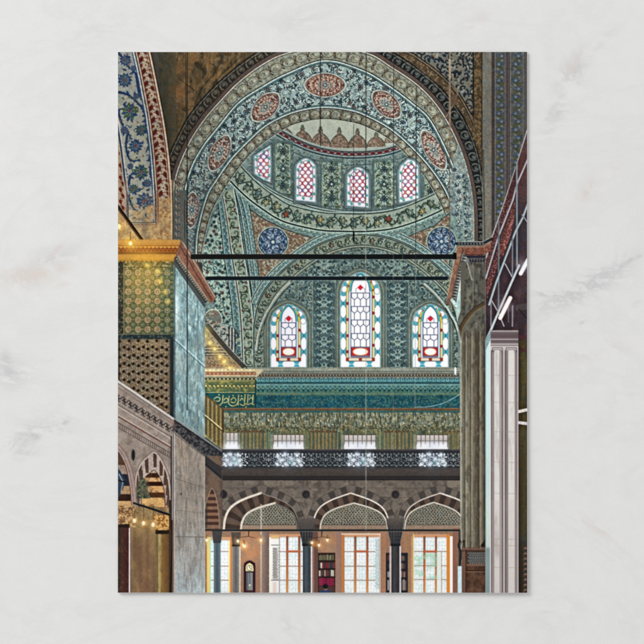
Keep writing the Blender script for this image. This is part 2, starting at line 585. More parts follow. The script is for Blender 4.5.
def drum_window(quad, own, jx=0):
    """small coloured window of the drum; quad = outline points"""
    cx = sum(p[0] for p in quad) / len(quad); cy = sum(p[1] for p in quad) / len(quad)
    o = [(cx + (x - cx) * 1.28, cy + (y - cy) * 1.12) for x, y in quad]
    poly(o, (104, 116, 114)); stroke(o + o[:1], .8, (58, 66, 68), .8)
    glow(cx, cy, 14, (150, 170, 172), .35)
    poly(quad, (246, 240, 250), own=own)
    with clip(quad):
        inn = [(cx + (x - cx) * .72, cy + (y - cy) * .84) for x, y in quad]
        poly(inn, (228, 206, 208))
        with clip(inn):
            y0 = min(p[1] for p in inn); y1 = max(p[1] for p in inn)
            x0 = min(p[0] for p in inn); x1 = max(p[0] for p in inn)
            R = random.Random(int(cx))
            pts_ = []
            j = 0; y = y0 + 1
            while y < y1 + 3:
                x = x0 + (j % 2) * 3.0 + .6
                while x < x1 + 3:
                    pts_.append((x, y)); x += 6.0
                y += 3.6; j += 1
            for x, y in pts_:
                ell(x, y, 2.1, 2.0, (252, 248, 253)); ell(x, y, 2.3, 2.2, (176, 58, 72) if R.random() < .7 else (88, 84, 140), .95, 0, ring=.8)
            for x, y in pts_:
                ell(x + 3, y, .8, 1.0, R.choice(((184, 60, 48), (60, 96, 170), (206, 120, 60), (176, 58, 72)))); ell(x + 1.5, y + 1.9, .55, .55, R.choice(((70, 130, 120), (184, 70, 84))))
        glow(cx, cy + 2, 5, (255, 252, 255), .22); stroke(inn + inn[:1], .8, (180, 120, 136), .9)
        stroke(inn + inn[:1], .5, (80, 90, 110), .5)
        # green glass joints of the white border
        for i, (x, y, a) in enumerate(along(quad + quad[:1], 9.6, 2)):
            mx, my = cx + (x - cx) * .84, cy + (y - cy) * .90
            ell(mx, my, 1.6, 1.3, (84, 176, 158), .95)
            if i % 2:
                ell(mx + .5, my + 1.2, 1, 1, (24, 120, 112), .8)
    stroke(quad + quad[:1], .9, (150, 176, 184), .9)


def floral_panel(x0, y0, x1, y1, own):
    P = [(x0, y0), (x1, y0), (x1, y1), (x0, y1)]
    poly(P, (124, 138, 126), own=own)
    rect(x0 + 1.5, y0 + 1.5, x1 - 1.5, y1 - 1.5, (118, 134, 122)); scatter((x0 + 1, y0 + 1, x1 - 1, y1 - 1), 3.2, [(1, 'spiral', 1.8, .8, (168, 176, 154), .9), (1, 'leaf', 1.6, .8, (74, 92, 84), .9)], .4, int(x0))
    cx = (x0 + x1) / 2; W = (x1 - x0) / 2
    n = 3; H = (y1 - y0) / n
    for k in range(n):
        cy = y0 + H * (k + .5)
        for s in (-1, 1):
            put('spiral' if s > 0 else 'spiralr', cx + s * W * .45, cy - H * .22, W * .40, 1.6 + s, 1.0, (56, 70, 54), .95)
            put('spiralr' if s > 0 else 'spiral', cx + s * W * .45, cy + H * .24, W * .38, -1.6 + s, 1.0, (64, 76, 56), .95)
            ell(cx + s * W * .62, cy + H * .48, 1.8, 2, (84, 86, 50)); ell(cx + s * W * .62, cy + H * .48, .8, .9, (52, 60, 44))
            put('leaf', cx + s * W * .6, cy, 2.6, s * 1.0, 1.0, (96, 104, 66), .9)
        [put('spiral' if q % 2 else 'spiralr', cx + (q % 2 * 2 - 1) * W * .55, cy + (q // 2 - 2) * H * .2, 2.4, q * 1.9, .9, (66, 84, 74) if q % 3 else (174, 178, 152), .9) for q in range(10)]
        rosette(cx, cy, 3.6, (36, 52, 66), (76, 90, 96), (196, 196, 180) if k == 1 else (30, 44, 48), 8)
        put('pal', cx, cy - H * .42, 2.4, -PI / 2, 1.2, (46, 62, 58), .95)
    stroke(P + P[:1], .8, (70, 84, 78), .8)


def arabesque(bb, dark=(66, 86, 86), mid_=(112, 132, 122), light=(146, 160, 146), sp=4.4, seed=1):
    scatter(bb, sp, [(4, 'spiral', 2.6, .95, light, .85), (2, 'ess', 2.8, .8, light, .7), (3, 'leaf', 2.0, .9, mid_, .85)], .35, seed)
    scatter(bb, sp * 1.5, [(2, 'petal', 1.5, 6, (48, 60, 62), .9), (2, 'leaf', 2.2, .9, (46, 60, 62), .9), (1, 'petal', 1.3, 6, (112, 104, 84), .8)], .4, seed + 50)


def sym_arabesque(cx, y0, y1, hw, seed=1, pale=(142, 158, 146), dark=(40, 54, 58)):
    """mirror-symmetric carved panel"""
    R = random.Random(seed)
    y = y0 + 3
    k = 0
    while y < y1 - 1:
        for s in (-1, 1):
            kk = 'spiral' if (s > 0) ^ (k % 2 == 0) else 'spiralr'
            base = (.6 if k % 2 else -1.0)
            a = base if s > 0 else PI - base
            put(kk, cx + s * hw * .40, y, hw * .34, a, 1.1, pale, .9)
            put(kk, cx + s * hw * .78, y + 3, hw * .22, a + 1, .9, pale, .8)
            put('leaf', cx + s * hw * .70, y - 1.5, 2.0, a, .8, dark, .9)
            ell(cx + s * hw * .42, y, 1.1, 1.1, dark, .9)
        if k % 2:
            put('petal', cx, y, 2.6, 0, 6, pale, .9); put('petal', cx, y, 1.5, 0, 6, dark, .95)
        else:
            put('pal', cx, y, 2.8, -PI / 2, 1.0, pale, .9); ell(cx, y + 2.5, .9, .9, (110, 88, 66), .8)
        y += 6.6; k += 1


def paint_semidome():
    P_sd = pid('semi_dome'); P_dw = pid('drum_window'); P_cap = pid('dome_crown'); P_fp = pid('flower_panel')
    IN = RC + [(470, 262), (190, 262)]
    with clip(RC):
        poly(RC, (118, 134, 128), own=P_sd)
        X1 = (190, 110, 470, 262)
        scatter(X1, 4.5, [(1, 'spiral', 2.0, .8, (156, 170, 158), .6), (1, 'leaf', 2, .8, (84, 102, 102), .7)], .4, 8)
        # pale crown of the dome
        chain = cr([(262, 120), (272, 127.5), (283, 134.5), (297, 142), (310, 147.5), (325, 151.5), (343, 154), (358, 154.3), (372, 153.5), (386, 151.5), (400, 147), (412, 141)], 8)
        cap = chain + [(412, 100), (262, 100)]
        poly(cap, (178, 186, 164), own=P_cap)
        with clip(cap):
            mottle((262, 110, 412, 156), (160, 172, 156), 8, .45, .6, .6, 3)
            vgrad((262, 110, 412, 156), [(118, (192, 196, 172)), (150, (170, 182, 166))], .4)
            for cx, by, w, h in ((286, 138, 7, 13), (302.5, 143, 9.2, 17), (320.5, 146.5, 9.6, 19), (339.3, 148, 9.3, 19.5), (357.5, 148, 9.3, 18.5), (376.3, 147, 8.8, 14.5), (393, 143, 8, 14)):
                sh = cr([(cx - w, by), (cx - w * .93, by - h * .28), (cx - w * .55, by - h * .56), (cx - w * .16, by - h * .72), (cx - 1.9, by - h * .84), (cx, by - h),
                         (cx + 1.9, by - h * .84), (cx + w * .16, by - h * .72), (cx + w * .55, by - h * .56), (cx + w * .93, by - h * .28), (cx + w, by)], 5)
                poly(sh, (122, 104, 84))
                with clip(sh):
                    scatter((cx - w, by - h, cx + w, by), 2.6, [(2, 'petal', 1.0, 5, (176, 140, 116), .95), (1, 'leaf', 1.3, .6, (84, 66, 54), .95), (1, 'petal', .8, 5, (150, 90, 74), .9)], .3, int(cx))
                stroke(sh, .9, (76, 82, 68)); ell(cx, by - h + .5, 1.6, 1.9, (92, 104, 84))
        # drum wall mottling and small scrolls
        dr = chain + [(470, 150), (470, 262), (190, 262), (190, 150)]
        with clip([(250, 130)] + chain[6:] + [(470, 160), (470, 240), (200, 240)]):
            mottle((230, 130, 460, 240), (88, 104, 104), 7, .4, .62, .7, 4)
            for ccx, cc in ((292.5, 0), (333, 0), (384.5, 0)):
                pass
            scatter((250, 150, 440, 166), 3.4, [(1, 'spiral', 1.6, .7, (128, 138, 122), .8), (1, 'leaf', 1.4, .6, (66, 72, 66), .8)], .3, 77)
        lines(chain, [(-4.2, 2.0, (150, 168, 156), 1), (-2.6, 1.0, (44, 58, 62), 1), (0, 4.0, (52, 54, 60), 1), (2.3, .8, (152, 164, 156), 1), (3.6, 1.4, (48, 68, 76), 1), (5.4, .8, (140, 154, 146), .8), (10.6, .9, (54, 72, 76), .8), (12.2, .6, (140, 154, 146), .6)])
        for i, (x, y, a) in enumerate(along(chain, 6.9, 2)):
            ell(x, y, 2.5, 1.25, (112, 34, 40), 1, a); ell(x + 3.45 * math.cos(a), y + 3.45 * math.sin(a), .9, .8, (168, 140, 136), 1)
            ell(x, y, 2.9, 1.7, (150, 132, 128), .7, a, ring=.5)
        # panels between the windows
        for x0, y0, x1, y1 in ((275, 143, 291, 194), (321.5, 162, 341.5, 206), (374, 162, 394, 206), (424, 164, 437, 197)):
            rect(x0 - 2.2, y0 - 3, x1 + 2.2, y1 + 3, (92, 110, 106)); stroke([(x0 - 1.4, y0), (x0 - 1.4, y1)], .7, (70, 88, 88)); stroke([(x1 + 1.4, y0), (x1 + 1.4, y1)], .7, (70, 88, 88))
            floral_panel(x0, y0, x1, y1, P_fp)
        # lower rim of the drum
        rim = cr([(236, 160), (246, 173), (262, 184), (280, 194.5), (298, 202), (323, 209), (350, 212), (378, 211.5), (405, 206), (428, 198), (446, 190), (462, 180)], 8)
        lowp = rim + [(480, 180), (480, 270), (180, 270), (180, 160)]
        poly(lowp, (120, 138, 130), own=P_sd)
        lines(rim, [(-1.4, 1.6, (80, 96, 98), 1), (0, .7, (164, 176, 162), 1), (1.1, .9, (50, 60, 60), 1), (2.4, .6, (160, 168, 150), 1)])
    # windows over it
    drum_window([(254.5, 156.5), (262, 151), (270.2, 145.5), (270.7, 165), (270.2, 182), (263, 179), (254.8, 173.5)], P_dw)
    for cx, w, yt, yb in ((305.8, 9.6, 158.5, 202), (357.8, 10.6, 167.5, 207.5)):
        q = cr([(cx - w, yb - 2), (cx - w, yt + 12), (cx - w * .8, yt + 5), (cx, yt), (cx + w * .8, yt + 5), (cx + w, yt + 12), (cx + w, yb)], 4)
        drum_window(q, P_dw)
    drum_window([(399.5, 202.5), (399, 172), (401, 166), (408, 159.5), (414, 161), (418, 166), (418.5, 198), (410, 200.5)], P_dw)
    with clip(RC):
        # cream floral ring of flowers
        P_fr = pid('flower_frieze')
        ring = cr([(222, 158), (236, 174), (252, 190), (268, 202), (284, 212), (302, 217.5), (323, 221.5), (345, 222.5), (367, 222.5), (390, 220), (412, 213.5), (434, 204), (452, 194)], 8)
        poly(bandpoly(ring, -8.5, 8.5), (148, 154, 136), own=P_fr)
        with clip(bandpoly(ring, -8.5, 8.5)):
            R = random.Random(19)
            scatter((225, 160, 460, 235), 4.2, [(1, 'leaf', 1.8, .8, (140, 150, 132), .8), (1, 'spiral', 1.6, .6, (122, 132, 118), .8)], .4, 18)
            Pv = wave(offset(ring, -8.5), offset(ring, 8.5), .5, .30, 23, .6)
            stroke(Pv, 1.3, (50, 64, 62), .95)
            for i, (x, y, a) in enumerate(along(Pv, 4.1, 1)):
                s = 1 if i % 2 else -1
                put('leaf', x + 2.4 * math.cos(a + s), y + 2.4 * math.sin(a + s), 2.7, a + s, 1.0, (62, 78, 70) if i % 3 else (92, 104, 80), .95)
            for i, (x, y, a) in enumerate(along(ring, 11.5, 5)):
                s = 1 if i % 2 else -1
                nx, ny = -math.sin(a) * s, math.cos(a) * s
                px, py = x + nx * 1.6, y + ny * 1.6
                put('spiral' if s > 0 else 'spiralr', px, py, 4.8, a + s * 2, 1.1, (48, 62, 60), .95)
                c = ((98, 112, 96), (120, 60, 46), (126, 122, 88), (84, 98, 90), (104, 108, 88), (134, 116, 74))[(i * 5 + i // 3) % 6]
                put('petal', px, py, 4.3, a, 5, (44, 58, 56), 1); put('petal', px, py, 3.3, a, 5, c, 1); put('ess', px - nx * 5, py - ny * 5, 3.4, a, 1.2, (56, 70, 66), .9); put('leaf', px, py, 2.3, a + 1.57, .8, tuple(min(255, v * 1.35) for v in c), .9)
        lines(ring, [(-8.6, .9, (40, 54, 58)), (-9.9, .7, (170, 182, 168)), (8.6, .9, (40, 54, 58)), (7.6, .6, (188, 192, 172))])
        st2 = offset(ring, 13.2)
        border(st2, 8, (120, 142, 130), (58, 84, 84))
        lines(ring, [(10.4, .7, (176, 190, 176)), (17.6, .9, (36, 54, 58))])


def pane_border_glass(x0, x1, yt, yb, own, big):
    cx = (x0 + x1) / 2; w = (x1 - x0) / 2
    top = cr([(x0, yt + w * 1.05), (x0 + w * .16, yt + w * .52), (cx - w * .42, yt + w * .17), (cx, yt), (cx + w * .42, yt + w * .17), (x1 - w * .16, yt + w * .52), (x1, yt + w * 1.05)], 6)
    out = [(x0, yb)] + top + [(x1, yb)]
    # reveal
    for k, c in ((5.2, (96, 104, 94)), (3.9, (132, 134, 112)), (2.2, (104, 112, 100)), (1.0, (150, 156, 140))):
        o = [(x0 - k, yb + k * .4)] + [(cx + (x - cx) * (1 + k / w), yb + (y - yb) * (1 + k / (yb - yt))) for x, y in top] + [(x1 + k, yb + k * .4)]
        poly(o, c); stroke(o, .6, (66, 78, 76), .7)
    glow(cx, (yt + yb) / 2, w * 1.6, (176, 196, 196), .22)
    poly(out, (252, 250, 255), own=own)

    def inset(k):
        return [(x0 + k, yb - k)] + [(cx + (x - cx) * (1 - k / w), (yb - k) + (y - yb) * (1 - k / (yb - yt)) ** 1.05 + (k * .1)) for x, y in top] + [(x1 - k, yb - k)]
    e1 = inset(5.6)
    # outer strip: long white hexagons tied by cyan joints
    m = inset(2.9)
    loop = m + [m[0]]
    yj = yb - 7
    sides = []
    y = yb - 15.2
    while y > yt + w * .9:
        sides.append(y); y -= 8.06 * 2
    for y in sides:
        for sx in (x0 + 2.8, x1 - 2.8):
            poly([(sx - 2.8, y - 4.6), (sx - 1.2, y - 1.7), (sx + 1.2, y - 1.7), (sx + 2.8, y - 4.6), (sx + 2.8, y + 4.6), (sx + 1.2, y + 1.7), (sx - 1.2, y + 1.7), (sx - 2.8, y + 4.6)], (64, 168, 188)); stroke([(sx - 2.8, y - 4.6), (sx - 1.2, y - 1.7), (sx + 1.2, y - 1.7), (sx + 2.8, y - 4.6)], .6, (70, 120, 140), .9); stroke([(sx - 2.8, y + 4.6), (sx - 1.2, y + 1.7), (sx + 1.2, y + 1.7), (sx + 2.8, y + 4.6)], .6, (70, 120, 140), .9)
            ell(sx, y, .6, 1.2, (40, 90, 110))
    for sx in (cx - w * .45, cx + w * .45):
        yy = yb - 2.8
        poly([(sx - 3.2, yy - 2.6), (sx + 3.2, yy - 2.6), (sx + 1.4, yy), (sx + 3.2, yy + 2.6), (sx - 3.2, yy + 2.6), (sx - 1.4, yy)], (40, 166, 190))
        stroke([(sx - 2.6, yy), (sx + 2.6, yy)], .6, (190, 226, 228))
    tm = cr([(x0 + 2.8, yt + w * 1.1), (x0 + 2.8 + w * .14, yt + w * .62), (cx - w * .36, yt + w * .30), (cx, yt + 3.0), (cx + w * .36, yt + w * .30), (x1 - 2.8 - w * .14, yt + w * .62), (x1 - 2.8, yt + w * 1.1)], 10)
    LT = sum(math.hypot(tm[i + 1][0] - tm[i][0], tm[i + 1][1] - tm[i][1]) for i in range(len(tm) - 1))
    nj = 5; 
    for i, (px, py, a) in enumerate(along(tm, LT / nj * .999, LT / nj * .5)):
        if i == 2: continue
        pass
    for i, (px, py, a) in enumerate(along(tm, LT / 6 * .999, 1.0)):
        ell(px, py, 2.3, 3.0, (64, 172, 190), 1, a); ell(px, py, 2.3, 3.0, (70, 120, 140), .7, a, ring=.6)
    for i, (px, py, a) in enumerate(along(tm, LT / 6 * .999, 1.0 + LT / 12)):
        ell(px, py, LT / 6 * .34, 2.5, (254, 252, 255), 1, a); ell(px, py, LT / 6 * .36, 2.7, (110, 140, 150), .8, a, ring=.6)
    # yellow strip with red squares
    poly(e1, (90, 80, 60)); e2 = inset(6.0); poly(e2, (232, 216, 140)); e3 = inset(8.0)
    arcs = inset(7.0)
    for x, y, a in along(arcs + [arcs[0]], 16.1, 8.2):
        ell(x, y, 1.6, 1.6, (156, 34, 30), 1, a)
    with clip([(x0, yt), (x1, yt), (x1, yt + w), (x0, yt + w)]):
        poly(e2, (232, 200, 44))
        for x, y, a in along(arcs, 8, 2):
            ell(x, y, 1.1, 1.2, (150, 60, 40), .9)
    poly(e3, (58, 56, 84)); e4 = inset(8.7); poly(e4, (214, 234, 244))
    e5 = inset(10.2); poly(e5, (60, 66, 112)); e6 = inset(10.9); poly(e6, (250, 249, 254))
    topc = inset(9.4)
    with clip([(x0, yt), (x1, yt), (x1, yt + w * .95), (x0, yt + w * .95)]):
        stroke(topc, 2.2, (54, 180, 186), .95); stroke(inset(10.6), .7, (50, 60, 100))
    with clip(e6):
        ym = yt + w * 1.02
        # red lozenge at the top
        cw = w - 11
        n = 3 if big else 2
        step = cw * 2 / n
        ybot = yb - 20
        y = ym; j = 0
        stroke([(x0, ym), (x1, ym)], .8, (70, 74, 116))
        rows = []
        H = (ybot - ym) / (8 if big else 4.0)
        nr = 8 if big else 4
        for r_ in range(nr):
            ya = ym + H * r_
            off = 0 if r_ % 2 == 0 else .5
            for q in range(-1, n + 1):
                xa = cx - cw + (q + off) * step
                pts = [(xa, ya), (xa, ya + H * .62), (xa + step / 2, ya + H), (xa + step, ya + H * .62), (xa + step, ya)] if r_ % 2 == 0 else \
                      [(xa, ya + H), (xa, ya + H * .38), (xa + step / 2, ya), (xa + step, ya + H * .38), (xa + step, ya + H)]
                if r_ % 2 == 0:
                    stroke(pts, .8, (72, 76, 112), .95)
                else:
                    stroke([(xa, ya), (xa, ya + H)], .8, (72, 76, 112), .95)
            if r_ % 2 == 1:
                stroke([(x0, ya + H), (x1, ya + H)], .8, (66, 80, 120))
        stroke([(cx - cw * .5, ym), (cx - cw * .5, ym - 4), (cx, ym - 7), (cx + cw * .5, ym - 4), (cx + cw * .5, ym)], .6, (90, 90, 130), .8)
    rw = w - 10.8
    # red cartouche
    for k, c in ((0, (110, 24, 34)), (.5, (214, 26, 34))):
        rect(cx - rw + k, yb - 19.5 + k, cx + rw - k, yb - 11.2 - k, c)
    ell(cx, yb - 15.3, rw * .82, 3.6, (238, 206, 120)); ell(cx, yb - 15.3, rw * .74, 3.1, (252, 248, 244))
    stroke([(cx - rw, yb - 9.9), (cx + rw, yb - 9.9)], .6, (90, 100, 130))
    rect(x0 + 6.2, yb - 9.0, x1 - 6.2, yb - 6.2, (232, 222, 190))
    for q in (x0 + 7, cx, x1 - 7):
        rect(q - 1.6, yb - 9.0, q + 1.6, yb - 6.2, (164, 40, 30))
    stroke([(x0 + 6, yb - 9.1), (x1 - 6, yb - 9.1)], .5, (110, 60, 50)); stroke([(x0 + 6, yb - 6.0), (x1 - 6, yb - 6.0)], .6, (80, 76, 80))
    # red diamond
    yd = yt + w * (.74 if big else .80)
    poly([(cx - 3, yd), (cx, yd - 3), (cx + 3, yd), (cx, yd + 3)], (220, 26, 44))
    stroke([(x0 + .2, yb)] + top + [(x1 - .2, yb)], .8, (120, 170, 180), .9)


def paint_tympanum():
    P_tw = pid('inner_arch_wall'); P_sg = pid('stained_glass_window'); P_ia = pid('inner_arch'); P_pd = pid('pendentive')
    P_bm = pid('blue_medallion')
    area = [(184, 225), (200, 262), (205, 290), (205, 378), (470, 378), (470, 262), (462, 212), (448, 203), (430, 214), (411, 221), (390, 228.5), (367, 231.5), (345, 232), (323, 230), (302, 227), (284, 221),
            (268, 211.5), (252, 199), (236, 184), (226, 172)]
    L = [(212, 213)] + [(205, 240), (202, 262), (205, 300), (205, 378), (470, 378), (470, 250), (452, 210), (440, 218), (415, 228), (390, 235), (367, 238), (345, 238.5),
         (323, 236), (302, 233), (284, 227), (266, 218), (250, 206), (238, 194), (230, 184)]
    poly(L, (112, 130, 124), own=P_pd)
    with clip(L):
        scatter((200, 180, 470, 378), 4.2, [(2, 'spiral', 2.0, .8, (150, 166, 154), .8), (2, 'leaf', 2, .8, (66, 88, 90), .9)], .4, 12)
        # left pendentive: leaf-filled triangle
        T = [(222, 196), (214, 215), (204, 245), (202, 270), (210, 290), (215, 306), (215, 330), (205, 345), (205, 378), (240, 378), (232, 300), (226, 255), (221, 215)]
        poly(T, (160, 178, 160), own=P_pd)
        with clip(T):
            scatter((202, 196, 240, 378), 5.4, [(2, 'petal', 2.3, 7, (50, 62, 66), .95), (2, 'spiral', 2.6, 1.0, (60, 84, 84), .95), (1, 'petal', 2.2, 6, (106, 64, 62), .95)], .3, 14)
            scatter((202, 196, 240, 378), 5.4, [(1, 'leaf', 1.8, .8, (60, 104, 104), .9), (1, 'leaf', 1.6, .6, (196, 204, 184), .9)], .5, 15)
        # tinted rosette low on the left
        ell(213, 320, 9, 10.5, (126, 116, 104)); 
        with clip([(213 + 9 * math.cos(t / 12 * PI), 320 + 10.5 * math.sin(t / 12 * PI)) for t in range(24)]):
            scatter((203, 308, 223, 332), 3.2, [(1, 'petal', 1.3, 6, (150, 90, 76), .9), (1, 'spiral', 1.5, .8, (180, 178, 150), .9), (1, 'leaf', 1.4, .7, (76, 112, 116), .9)], .3, 4)
        ell(213, 320, 9, 10.5, (196, 196, 170), .9, ring=.8)
        # teal border B, cream band A, teal strips C
        B = cr([(221, 197), (224.5, 225), (227.5, 255), (232, 283), (235.5, 310), (238, 345), (239, 372)], 8)
        border(B, 7.5, (98, 130, 128), (44, 76, 84), step=3.4)
        A = cr([(228, 190), (232.5, 215), (237.5, 250), (243, 283), (246.5, 310), (248.5, 340), (249.5, 370)], 8)
        poly(bandpoly(A, -5.2, 5.2), (142, 150, 128), own=P_pd)
        for i, (x, y, a) in enumerate(along(A, 9.3, 6)):
            s = 1 if i % 2 else -1
            ell(x, y, 4, 3.7, (152, 160, 138), 1, a); put('spiral' if s > 0 else 'spiralr', x, y, 4.4, a * 3 + i, 1.4, (52, 66, 56), .95); put('ess', x, y + 4.6, 3.6, .6 * s, 1.1, (56, 70, 60), .95)
            put('petal', x, y, 2.0, i, 6, (124, 134, 108), .9); ell(x, y, .7, .7, (80, 86, 70), .9)
            ell(x + s * 4, y + 4.4, 1.2, 1.2, (124, 52, 44), .95); put('leaf', x - s * 3.6, y + 4.6, 2, a, .8, (58, 76, 62), .9)
        lines(A, [(-5.4, .8, (190, 200, 180)), (-6.5, .8, DK), (5.4, .8, (190, 196, 176)), (6.4, .9, (96, 66, 60)), (7.4, .6, (170, 182, 170))])
        C1 = cr([(236, 186), (243, 212), (248.5, 250), (253.2, 283), (255.8, 310), (256.5, 345)], 8)
        border(C1, 5.2, (108, 134, 132), (52, 80, 88), step=2.9)
        C2 = cr([(241, 190), (247.5, 212), (253.8, 250), (257, 275), (258, 288)], 8)
        border(C2, 5.6, (116, 142, 136), (60, 92, 94), step=3.2)
        # spandrels: terracotta tracery and blue rosettes
        for own_poly, (bx, by, br) in ((([(250, 209), (262, 218), (284, 229), (302, 235), (314, 238.5), (300, 250), (284, 262), (262, 280), (259, 276), (256, 250)]), (273, 242, 14.2)),
                                       (([(449.5, 213), (434, 226), (404, 238), (424, 251), (438, 262), (449.5, 270)]), (441.5, 241.5, 13.8))):
            poly(own_poly, (132, 104, 82), own=P_pd)
            with clip(own_poly):
                scatter((245, 205, 470, 285), 2.7, [(2, 'spiral', 1.4, .7, (186, 176, 150), .95), (1, 'leaf', 1.4, .6, (80, 72, 66), .95), (1, 'leaf', 1.3, .6, (150, 92, 66), .95), (1, 'leaf', 1.2, .5, (190, 182, 156), .9)], .4, 17)
            stroke(own_poly + own_poly[:1], .9, (56, 70, 70)); 
            ell(bx, by, br + 1.3, br + 1.3, (150, 172, 160)); ell(bx, by, br, br, (62, 84, 108), own=P_bm); [put('spiral' if q % 2 else 'spiralr', bx + br * .8 * math.cos(q * .45) * (.4 + .6 * ((q * 5) % 7) / 6), by + br * .8 * math.sin(q * .45) * (.4 + .6 * ((q * 5) % 7) / 6), 2.0, q * 1.3, .8, (136, 154, 168) if q % 3 else (34, 48, 76), .9) for q in range(42)]
            for q in range(8):
                a = q * PI / 4
                for rr, k in ((br * .32, 1.6), (br * .62, 2.3), (br * .86, 1.9)):
                    a2 = a + (PI / 8 if rr > br * .5 and rr < br * .7 else 0)
                    put('spiral' if q % 2 else 'spiralr', bx + rr * math.cos(a2), by + rr * math.sin(a2), k, a2, .8, (146, 168, 186), .95)
                put('leaf', bx + br * .45 * math.cos(a), by + br * .45 * math.sin(a), 2, a, .6, (186, 198, 196), .8)
                ell(bx + br * .78 * math.cos(a), by + br * .78 * math.sin(a), 1, 1, (32, 44, 70))
            for q in range(14):
                a = q / 14 * 2 * PI; put('leaf', bx + br * .93 * math.cos(a), by + br * .93 * math.sin(a), 1.6, a + 1.57, .7, (150, 168, 170), .8)
            ell(bx, by, 1.6, 1.6, (170, 186, 176)); ell(bx, by, br, br, (24, 40, 60), .9, ring=.8)
    # inner arch bands
    M = cr([(259.5, 378), (259, 345), (259.2, 326), (263, 307), (271.5, 291), (283, 278.5), (299, 264.5), (320, 250.5), (341, 242.8), (362, 240), (383, 242.5), (404, 250), (424, 263), (441, 278), (452, 290), (461, 307), (466, 326)], 8)
    with clip([(200, 234), (470, 234), (470, 378), (200, 378)]):
        band = bandpoly(M, -5.0, 5.0)
        OUT = M + [(466, 378)]
        inside = offset(M, 7.8) + [(466, 378)]
        poly(bandpoly(M, -5, 9), (122, 130, 114), own=P_ia)
        poly(band, (128, 136, 116), own=P_ia)
        poly(inside, (72, 90, 88), own=P_tw)
        with clip(band):
            for i, (x, y, a) in enumerate(along(M, 8.2, 2)):
                s = 1 if i % 2 else -1
                nx, ny = -math.sin(a), math.cos(a)
                put('spiral' if s > 0 else 'spiralr', x, y, 4.0, a + s, 1.2, (48, 62, 58), .95)
                c = (116, 62, 48) if (i * 2) % 5 == 0 else ((92, 104, 82), (106, 110, 88), (80, 94, 84))[i % 3]
                put('petal', x, y, 3.0, a, 5, (46, 58, 54), 1); put('petal', x, y, 2.1, a, 5, c, 1); put('leaf', x, y, 1.6, a + s, .5, (168, 168, 140), .9)
                put('leaf', x - 3.6 * math.cos(a) - nx * s * 2.5, y - 3.6 * math.sin(a) - ny * s * 2.5, 2.2, a - s, .9, (64, 78, 70), .9)
                put('leaf', x + 4 * math.cos(a) + nx * s * 2, y + 4 * math.sin(a) + ny * s * 2, 2, a + s, .9, (176, 178, 148), .9)
        lines(M, [(-5.2, .9, (40, 50, 50)), (-6.2, .7, (160, 172, 156)), (5.1, .8, (44, 54, 52)), (6.3, 1.3, (150, 150, 128)), (7.5, .8, (56, 62, 58)), (8.8, 1.1, (122, 128, 112))])
        ob = offset(M[24:-12], -9.8)
        border(ob, 6.4, (118, 142, 136), (60, 88, 90), step=3.0)
        stroke(offset(M[24:-12], -13.8), .7, (170, 184, 170))
    with clip([p for p in inside if p[1] > 234] if True else inside):
        mottle((255, 240, 470, 378), (88, 106, 102), 5, .42, .6, .8, 6)
        arabesque((258, 248, 466, 375), seed=21)
        for cx, hw, y0 in ((324, 10, 276), (397.5, 10, 276)):
            rect(cx - hw - 1.6, y0, cx + hw + 1.6, 368, (118, 128, 114)); rect(cx - hw - .6, y0, cx + hw + .6, 368, (44, 58, 60)); rect(cx - hw, y0, cx + hw, 368, (66, 86, 88))
            sym_arabesque(cx, y0, 368, hw, int(cx))
        for cx, hw in ((324, 14), (397.5, 14)):
            sym_arabesque(cx, 252, 276, hw, 5)
        for cx, hw in ((264.5, 3.6), (455, 3.5)):
            rect(cx - hw, 300, cx + hw, 368, (62, 76, 74)); arabesque((cx - hw, 300, cx + hw, 368), sp=3.4, seed=9)
            stroke([(cx - hw, 300), (cx - hw, 368)], .7, (130, 134, 114)); stroke([(cx + hw, 300), (cx + hw, 368)], .7, (130, 134, 114))
    pane_border_glass(270.6, 306.6, 304.4, 367, P_sg, False)
    pane_border_glass(340.4, 380.4, 272.6, 367, P_sg, True)
    pane_border_glass(412.4, 448.4, 304.4, 367, P_sg, False)
    # plaster ribs curving over both sides
    for pts in ([(256.4, 350), (258.6, 334), (264.6, 317), (272.5, 303.5), (281, 292), (290, 283)], [(424, 284), (434, 293), (443, 303.5), (452, 317), (459, 334), (461.5, 350)]):
        p = cr(pts, 8)
        stroke(offset(p, 1.6), 1.0, (54, 60, 56)); stroke(p, 2.6, (140, 144, 130)); stroke(offset(p, -.6), 1.0, (184, 184, 168))


